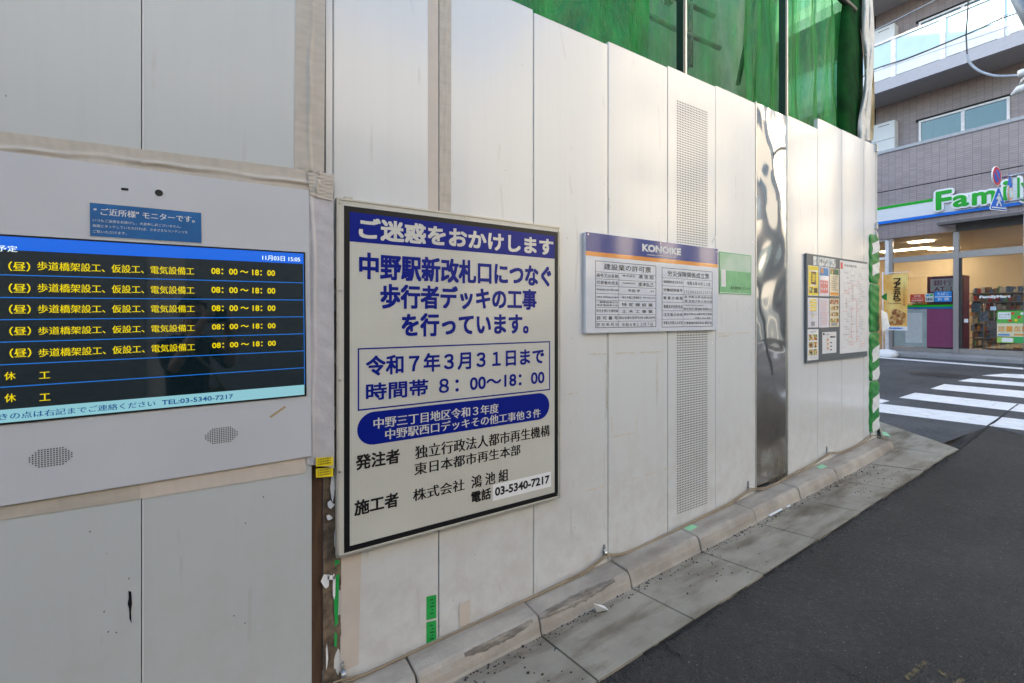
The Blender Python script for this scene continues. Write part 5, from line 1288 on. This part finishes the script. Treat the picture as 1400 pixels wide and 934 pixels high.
# banner flag in front of the shop
XB = 14.72
bn = thing('banner_flag', 'yellow brown fried chicken banner on a pole in front of the shop', 'banner', (XB, PX(1206, 474, XB).y, .40))
a, b, c = PX(*Z3(143, 290), XB), PX(*Z3(322, 292), XB), PX(*Z3(143, 655), XB)
def bcol():
    m, t, b_ = newmat('banner_cloth')
    t.links.new(ramp(t, noise(t, 2.2, 4), .35, .65, (.80, .36, .06), (.92, .68, .22)), b_.inputs['Base Color']); b_.inputs['Roughness'].default_value = .7; return m
zbt = FX(143, 655, XB).z
MB().grid(lambda u, v: (XB + .02 * math.sin(u * 5 + v * 2), a.y + (b.y - a.y) * (u - .07 * u * v), a.z + (zbt - a.z) * v), 14, 20).build('cloth', bcol(), bn, fix=False)
hf = a.z - zbt
CH = food('chicken_print', [(.42, .17, .05), (.56, .28, .09), (.66, .40, .16), (.30, .11, .04)], 17)
mbp = MB().grid(lambda u, v: (XB - .004 + .02 * math.sin(u * 5 + (.62 + .38 * v) * 2), a.y + (b.y - a.y) * (.06 + .88 * u - .05 * u), zbt + hf * (.03 + .30 * (1 - v) * (.72 + .28 * math.sin(u * 3.1)))), 12, 8); mbp.build('chicken_picture', CH, bn, fix=False)
for k, ch in enumerate('ファミから'):
    zt_ = PX(*Z3(240, 314 + k * 32), XB - .03).z; hh = .125
    text(ch, (PX(*Z3(218, 330), XB).y, PX(*Z3(268, 330), XB).y, zt_ - hh, zt_, XB - .03), 'x', BLACKI, bn, .04)
for k, ch in enumerate('からあげの新定番登場'): zt_ = a.z - .22 - k * .062; text(ch, (PX(*Z3(288, 330), XB).y, PX(*Z3(300, 330), XB).y, zt_ - .04, zt_, XB - .03), 'x', BRN, bn, 0)
text('FAMIKARA', (PX(*Z3(182, 492), XB).y, PX(*Z3(276, 492), XB).y, PX(*Z3(182, 497), XB).z, PX(*Z3(182, 489), XB).z, XB - .03), 'x', BRN, bn, 0)
zs_b = PX(*Z3(155, 682), XB).z
MB().grid(lambda u, v: (XB - .006 + .02 * math.sin(u * 5 + 2), a.y + (b.y - a.y) * (.93 * u + .03), zbt - (zbt - zs_b) * v), 8, 2).build('name_strip', WHITE, bn, fix=False)
text('FamilyMart', (PX(*Z3(188, 660), XB).y, PX(*Z3(286, 660), XB).y, zs_b + .025, zbt - .02, XB - .03), 'x', FB, bn, .05)
MB().box((XB - .03, PX(*Z3(180, 660), XB).y, zs_b + .06), (XB - .026, PX(*Z3(160, 660), XB).y, zbt - .05)).build('logo_square', FGn, bn)
MB().tube([(XB + .03, a.y + .02, .45), (XB + .03, a.y + .02, a.z + .08)], .014, 8).build('pole', WHITE, bn)
MB().tube([(XB + .03, a.y + .02, a.z + .04), (XB + .03, b.y, a.z + .04)], .010, 8).build('top_rod', WHITE, bn)
yb_ = PX(*Z3(165, 780), XB).y
mbt = MB(); zz = [.0, .04, .13, .17, .19]; rr_ = [.20, .22, .21, .16, .05]
vs = [(XB + rr_[i] * math.cos(k * math.pi / 12), yb_ + rr_[i] * 1.1 * math.sin(k * math.pi / 12), gz(XB) + zz[i]) for i in range(5) for k in range(24)]
mbt.add(vs, [(i * 24 + k, i * 24 + (k + 1) % 24, (i + 1) * 24 + (k + 1) % 24, (i + 1) * 24 + k) for i in range(4) for k in range(24)] + [tuple(96 + k for k in range(24))], True); mbt.build('water_base', WHITE, bn)

# ================================================================== ROAD SIGNS, POLE, WIRES
XS = 13.6
pole_y = PX(1403, 260, XS).y
zsn = PX(1363, 241, XS).z
sp = thing('sign_post', 'grey steel post with horizontal brackets carrying the road signs', 'post', (XS, pole_y, gz(XS)))
MB().tube([(XS, pole_y, gz(XS)), (XS, pole_y, zsn + .35)], .038, 16).build('pole', STEEL, sp)
for (pa_, pb_) in (((1371, 243), (1404, 236)), ((1374, 276), (1404, 271))):
    MB().tube([PX(*pa_, XS - .02), PX(*pb_, XS - .02)], .022, 10).build('bracket', STEEL, sp)
q0, q1 = PX(1387, 240, XS - .01), PX(1387, 274, XS - .01)
MB().box((XS + .02, q0.y - .03, q1.z), (XS + .04, q0.y + .03, q0.z)).build('bracket_plate', STEEL, sp)
def disc_sign(px_, py_, r, parent_label, X, mats, yaw, name, cat):
    c = PX(px_, py_, X); nrm = Vector((-math.cos(yaw), -math.sin(yaw), 0)); t = thing(name, parent_label, cat, c)
    MB().disc(c, r, nrm, 32, .02).build('rim', mats[0], t)
    MB().disc(c + nrm * .003, r * .93, nrm, 32, .002).build('ring', mats[1], t)
    MB().disc(c + nrm * .006, r * .66, nrm, 32, .002).build('field', mats[2], t)
    return c, nrm, t
REDS = flat('sign_red', (.62, .04, .05), .3); BLUS = flat('sign_blue', (.01, .14, .60), .3)
yw = R(83)
c, nrm, t = disc_sign(1363, 241, .205, 'round red and blue no parking sign in front of the green lettering', XS, (WHITE, REDS, BLUS), yw, 'no_parking_sign', 'road sign')
tan = Vector((nrm.y, -nrm.x, 0)); 
if tan.dot(Vector((.8437, -.5367, 0))) < 0: tan = -tan
e1 = (tan * .7 - Vector((0, 0, .7))).normalized(); e2 = (tan * .7 + Vector((0, 0, .7))).normalized()
MB().prism([c + nrm * .009 + e1 * s1 * .145 + e2 * s2 * .022 for s1, s2 in ((-1, -1), (1, -1), (1, 1), (-1, 1))], nrm * -.002).build('diagonal_bar', REDS, t)
c2 = PX(1365, 273, XS - .02); yw2 = R(74); n2 = Vector((-math.cos(yw2), -math.sin(yw2), 0)); tan2 = Vector((n2.y, -n2.x, 0))
if tan2.dot(Vector((.8437, -.5367, 0))) < 0: tan2 = -tan2
t = thing('crossing_sign', 'blue triangular pedestrian crossing sign with a white walking figure', 'road sign', c2)
def tri(s, off, m, name):
    pts = [c2 + n2 * off + tan2 * a_ * s * .75 + Vector((0, 0, b_ * s * .75)) for a_, b_ in ((-.03, .34), (.03, .34), (.36, -.24), (.34, -.30), (-.34, -.30), (-.36, -.24))]
    MB().prism(pts, n2 * -.004).build(name, m, t)
tri(1.0, 0, WHITE, 'rim'); tri(.92, .005, BLUS, 'field')
def fig(pts, off=.01): MB().prism([c2 + n2 * off + tan2 * a_ * .8 + Vector((0, 0, b_ * .8)) for a_, b_ in pts], n2 * -.002).build('walking_figure', WHITE, t)
fig([(-.035, .14), (0, .17), (.035, .14), (.03, .10), (-.03, .10)]); fig([(-.05, .09), (.05, .09), (.11, -.02), (.08, -.03), (.04, .03), (.05, -.05), (.12, -.17), (.07, -.17), (0, -.07), (-.06, -.17), (-.11, -.16), (-.045, -.04), (-.04, .02), (-.09, -.01), (-.11, .01)])
fig([(-.27, -.20), (.27, -.20), (.27, -.23), (-.27, -.23)])
disc_sign(1381, 264, .17, 'small round red rimmed sign seen nearly edge on beside the bracket', XS + .25, (WHITE, ORG, mat('pale_blue_field', (.45, .65, .72), .3)), R(88), 'round_sign', 'road sign')
c3 = PX(1380.5, 246, XS + .2)
tag(MB().prism([c3 + Vector((0, .0, .16)), c3 + Vector((-.04, .035, -.16)), c3 + Vector((.02, -.035, -.16))], (.015, 0, 0)).build('triangle_sign', BLUS), 'narrow blue sign seen edge on behind the bracket', 'road sign')
# utility pole arm and lamp at the frame's corner
XP2 = 9.5
t = thing('utility_pole', 'grey utility pole arm leaning into the top right corner', 'pole', (XP2, PX(1425, 60, XP2).y, gz(XP2)))
MB().tube([PX(1388, -12, XP2), PX(1403, 18, XP2), PX(1432, 70, XP2)], .075, 16).build('arm', mat('pole_grey', (.16, .19, .21), .5, .3), t)
pb = PX(1432, 70, XP2); MB().tube([pb, (XP2, pb.y - 2.6, pb.z - .3)], .05, 12).build('cross_arm', MATS['pole_grey'], t); MB().tube([(XP2, pb.y - 2.6, gz(XP2)), (XP2, pb.y - 2.6, pb.z + 3)], .14, 18).build('pole', mat('pole_concrete', (.33, .33, .32), .8), t)
t = thing('wall_lamp', 'small white lamp fitting hanging at the right picture edge', 'lamp', PX(1398, 122, XP2))
lp = PX(1400, 124, XP2); MB().tube([lp + Vector((0, .12, -.02)), lp + Vector((0, .06, .035)), lp + Vector((0, -.2, .06))], [.02, .05, .06], 14).build('lamp_head', WHITE, t)
MB().tube([PX(1392, 122, XP2), PX(1397, 110, XP2), PX(1404, 100, XP2)], .012, 8).build('stay', STEEL, t)
MB().tube([PX(1398, 96, XP2), PX(1398, 104, XP2)], .05, 12).build('insulator', WHITE, t)
WIR = mat('black_wire', (.03, .03, .035), .6); WIRB = mat('grey_blue_wire', (.38, .42, .48), .5)
def wire(pts, X, r, m, label):
    tag(MB().tube(smooth([PX(a_, b_, X) for a_, b_ in pts], 6), r, 6).build('wire', m), label, 'wire', 'wires across the street')
wire([(1322, 75), (1326, 86), (1337, 96), (1352, 102), (1369, 104.3), (1400, 102.5), (1430, 97)], 10.5, .020, WIRB, 'thick grey blue cable looping below the balcony')
wire([(1324.5, -15), (1322.8, 20), (1321, 45), (1321.5, 60), (1322.3, 76)], 10.5, .010, WIR, 'black wire hanging straight down in front of the balustrade')
wire([(1170, 54), (1192, 43.6), (1232, 24), (1278, 0.5), (1320, -22)], 9.8, .009, WIRB, 'straight grey wire over the upper casing box')
wire([(1170, 115), (1193, 96), (1240, 80), (1290, 60), (1340, 39), (1365, 27), (1400, 15), (1430, 4)], 10.2, .009, WIR, 'black wire running up across the glass balustrade')
wire([(1207, 92), (1240, 81), (1300, 56.5), (1325, 46), (1338, 40), (1360, 32), (1372, 22), (1400, 13)], 10.4, .007, WIRB, 'thin paler wire twisted beside the black one')
wire([(1170, 106), (1220, 90), (1290, 66), (1345, 48), (1420, 22)], 12, .006, WIRB, 'lowest thin wire across the balcony panels')

# ================================================================== STREET OPPOSITE (behind the camera; seen only in reflections)
OW = mat('opposite_render', (.33, .315, .29), .8, var=.1); OG = flat('opposite_window', (.03, .035, .04), .1, .8)
def block(x0, x1, y0, y1, h, m, label, fl=3.0):
    t = thing('town_building', label, 'building', ((x0 + x1) / 2, y1, 0))
    MB().box((x0, y0, -.5), (x1, y1, h)).build('wall', m, t)
    z = 3.6
    while z + 1.3 < h:
        x = x0 + .8
        while x + 1.5 < x1:
            MB().box((x, y1 - .02, z), (x + 1.5, y1 + .03, z + 1.3)).build('window', OG, t); x += 2.6
        z += fl
    x = x0 + .5
    while x + 2 < x1: MB().box((x, y1 - .02, .1), (x + 2.0, y1 + .03, 2.4)).build('shutter', mat('shutter_grey', (.20, .21, .22), .4, .3), t); x += 2.5
block(-16, 4.5, -14, -5.2, 7.0, OW, 'beige rendered building across the narrow street behind the viewer')
block(12.5, 30, -22, -8.5, 15, mat('pale_render', (.68, .62, .52), .8), 'unseen pale building added beyond the crossing to reflect warm light')  # unseen building added and coloured to reflect warm sunlight onto the hoarding
block(-6, 9, -34, -19, 9, mat('grey_render', (.40, .40, .41), .8), 'grey building down the side street behind the viewer')

# dark scuffs along the shoulder of the two nearest kerb stones
for px_, lb in (((555, 640, 722), 'scuff'), ((735, 790, 839), 'scuff')):
    def kx(p_, y_): r = ray(p_, y_); return r.x * 1.765 / r.y
    xa, xb = (kx(634, 896), kx(727, 855)) if px_[0] == 555 else (kx(735, 851), kx(839, 790))
    mb = MB(); K = 26; vs = []
    rg = random.Random(px_[0])
    for k in range(K + 1):
        x = xa + (xb - xa) * k / K; wdt = math.sin(math.pi * min(1, (k + .6) / K)) * rg.uniform(.6, 1.05)
        for (y, z) in ((1.747 + .008 * (1 - wdt), .044 + .022 * (1 - wdt)), (1.7605, .0745), (1.79 - .02 * (1 - wdt), .0808 - .003 * (1 - wdt))):
            vs.append((x, y - .0016, gf(x) + z + .0026))
    mb.add(vs, [(3 * k + j, 3 * k + j + 1, 3 * k + j + 4, 3 * k + j + 3) for k in range(K) for j in range(2)])
    m_ = mat('tyre_scuff_' + ('a' if px_[0] == 555 else 'b'), (.17, .145, .12), .85, var=.35, vscale=35); t_s = m_.node_tree
    t_s.links.new(ramp(t_s, noise(t_s, 14, 6, .7, stretch=(.5, 3, 3)), .34, .68), t_s.nodes['Principled BSDF'].inputs['Alpha'])
    mb.build('tyre_scuff', m_, kerb, fix=False)

# ================================================================== THE PHOTOGRAPHER (mirrored in the screen)
def photographer():
    f_ = Vector((.5367, .8437, 0)); r_ = Vector((.8437, -.5367, 0)); u_ = Vector((0, 0, 1))
    gnd = gz(-.2) - .01; O = Vector((0, 0, gnd)) - f_ * .40; camh = CAMZ - gnd
    def W(a, b, c): return O + r_ * a + f_ * b + u_ * c
    t = thing('person', 'standing photographer in a black shirt holding a camera up, mirrored in the dark screen', 'person', O)
    V_ = []; E_ = []; Rd = []
    def vtx(p, r, par=None):
        V_.append(W(*p)); Rd.append(r if isinstance(r, tuple) else (r, r))
        if par is not None: E_.append((par, len(V_) - 1))
        return len(V_) - 1
    hz = camh + .02                                         # eye height
    pel = vtx((0, 0, .88), (.15, .11)); wa = vtx((0, 0, 1.02), (.135, .10), pel); ch = vtx((0, .0, 1.20), (.155, .115), wa); sh_ = vtx((0, -.005, hz - .20), (.12, .09), ch)
    nk = vtx((0, .03, hz - .13), .052, sh_); hb_ = vtx((0, .07, hz - .07), (.066, .075), nk); hm = vtx((0, .075, hz + .01), (.076, .092), hb_); ht = vtx((0, .06, hz + .075), (.066, .078), hm)
    for sgn in (-1, 1):
        s1 = vtx((sgn * .155, 0, hz - .23), .058, sh_); el = vtx((sgn * .20, .17, hz - .40), .043, s1); fo = vtx((sgn * .14, .26, hz - .20), .037, el); wr = vtx((sgn * .085, .325, hz - .06), .026, fo); pm_ = vtx((sgn * .076, .335, hz - .015), (.030, .018), wr)
        hp = vtx((sgn * .085, 0, .80), .085, pel); kn_ = vtx((sgn * .10, .02, .46), .056, hp); ca = vtx((sgn * .105, -.01, .30), .052, kn_); an = vtx((sgn * .11, -.02, .09), .036, ca); he = vtx((sgn * .115, .03, .045), .04, an); to = vtx((sgn * .13, .15, .035), .034, he)
    me = bpy.data.meshes.new('body'); me.from_pydata([tuple(v) for v in V_], E_, []); ob = bpy.data.objects.new('body', me); COL.objects.link(ob)
    sk = ob.modifiers.new('s', 'SKIN'); sk.use_smooth_shade = True
    for i, sv in enumerate(me.skin_vertices[0].data): sv.radius = Rd[i]; sv.use_root = (i == 0)
    ss = ob.modifiers.new('u', 'SUBSURF'); ss.levels = 2; ss.render_levels = 2
    dg = bpy.context.evaluated_depsgraph_get(); nm = bpy.data.meshes.new_from_object(ob.evaluated_get(dg)); ob.modifiers.clear(); ob.data = nm
    SK = mat('skin', (.45, .27, .19), .5, var=.05); SHI = mat('black_shirt', (.012, .012, .014), .9); TR = mat('dark_trousers', (.03, .035, .05), .9); SHO = flat('shoe_grey', (.12, .12, .12), .6)
    nm.materials.clear()
    for m_ in (SHI, SK, TR, SHO): nm.materials.append(m_)
    for p in nm.polygons:
        c = p.center - O; a, b, z = c.dot(r_), c.dot(f_), c.z
        p.material_index = 3 if z < .10 else 2 if z < .90 else 1 if (z > hz - .155 and abs(a) < .12 and b < .2) or b > .185 else 0
        p.use_smooth = True
    ob.parent = t; ob.matrix_parent_inverse = Matrix.Translation(-O)
    HR = mat('black_hair', (.010, .009, .008), .5, var=.3, vscale=60)
    def hair(u, v):
        th = u * 2 * math.pi; ph = v * 1.75; bk = -math.cos(th)
        ph *= (1.0 if bk > -.3 else .62)
        return W(.092 * math.sin(ph) * math.sin(th), .055 + .108 * math.sin(ph) * math.cos(th) , hz + .02 + .112 * math.cos(ph))
    MB().grid(hair, 28, 12).build('hair', HR, t, fix=False)
    for sgn in (-1, 1):
        MB().disc(W(sgn * .032, .168, hz), .010, f_, 10, .004).build('eye', BLACKI, t)
        MB().tube([W(sgn * .082, .06, hz + .02), W(sgn * .088, .055, hz), W(sgn * .082, .06, hz - .03)], [.010, .015, .008], 8).build('ear', SK, t)
    MB().tube([W(0, .166, hz + .01), W(0, .182, hz - .025), W(0, .17, hz - .032)], [.007, .013, .009], 8).build('nose', SK, t)
    MB().tube([W(-.022, .160, hz - .062), W(0, .168, hz - .062), W(.022, .160, hz - .062)], [.003, .006, .003], 8).build('mouth', flat('lips', (.30, .12, .10), .5), t)
    # hands: five separate fingers each, closing on the camera body
    for sgn in (-1, 1):
        for k in range(4):
            L_ = (.92, 1.0, .95, .8)[k]; z0_ = hz + .004 - .017 * k
            MB().tube(smooth([W(sgn * .082, .335, z0_), W(sgn * .086, .335 + .028 * L_, z0_ + .004), W(sgn * .074, .335 + .050 * L_, z0_ + .003), W(sgn * .052, .335 + .056 * L_, z0_)], 3), .0078 - .0006 * k, 8).build('finger', SK, t)
        MB().tube(smooth([W(sgn * .078, .325, hz - .035), W(sgn * .066, .310, hz - .018), W(sgn * .050, .306, hz + .002)], 3), .009, 8).build('thumb', SK, t)
    c_ = thing('camera', 'black camera held up to the photographer\'s face', 'camera', W(0, .34, camh))
    def cb(a0, a1, b0, b1, c0, c1, nm_):
        vs = [W(a, b, camh + c) for c in (c0, c1) for a, b in ((a0, b0), (a1, b0), (a1, b1), (a0, b1))]
        MB().add(vs, [(0, 3, 2, 1), (4, 5, 6, 7), (0, 1, 5, 4), (1, 2, 6, 5), (2, 3, 7, 6), (3, 0, 4, 7)]).build(nm_, flat('camera_black_' + nm_, (.015, .015, .016), .4), c_, bevel=.004)
    cb(-.066, .066, .305, .345, -.047, .045, 'camera_body'); cb(-.028, .028, .305, .345, .0455, .066, 'viewfinder_hump')
    MB().tube([W(0, .346, camh), W(0, .372, camh)], .036, 24).build('lens', flat('lens_barrel', (.01, .01, .011), .3), c_)
    # shoulder bag
    g_ = thing('shoulder_bag', 'tan shoulder bag hanging at the photographer\'s hip', 'bag', W(.2, .02, .8))
    MB().grid(lambda u, v: W(.17 + .055 * math.sin(u * math.pi * 2) * (1 - .3 * abs(v - .5)), .02 + .15 * math.cos(u * math.pi * 2), .74 + .26 * v), 24, 8).build('bag_body', mat('tan_bag', (.34, .26, .09), .8), g_, fix=False)
    MB().tube(smooth([W(.17, .14, .99), W(.10, .15, 1.12), W(-.02, .13, 1.26), W(-.12, .07, 1.35), W(-.13, -.06, 1.36), W(0, -.14, 1.2), W(.17, -.12, .99)], 4), .010, 8).build('strap', mat('bag_strap', (.30, .24, .10), .8), g_)
photographer()
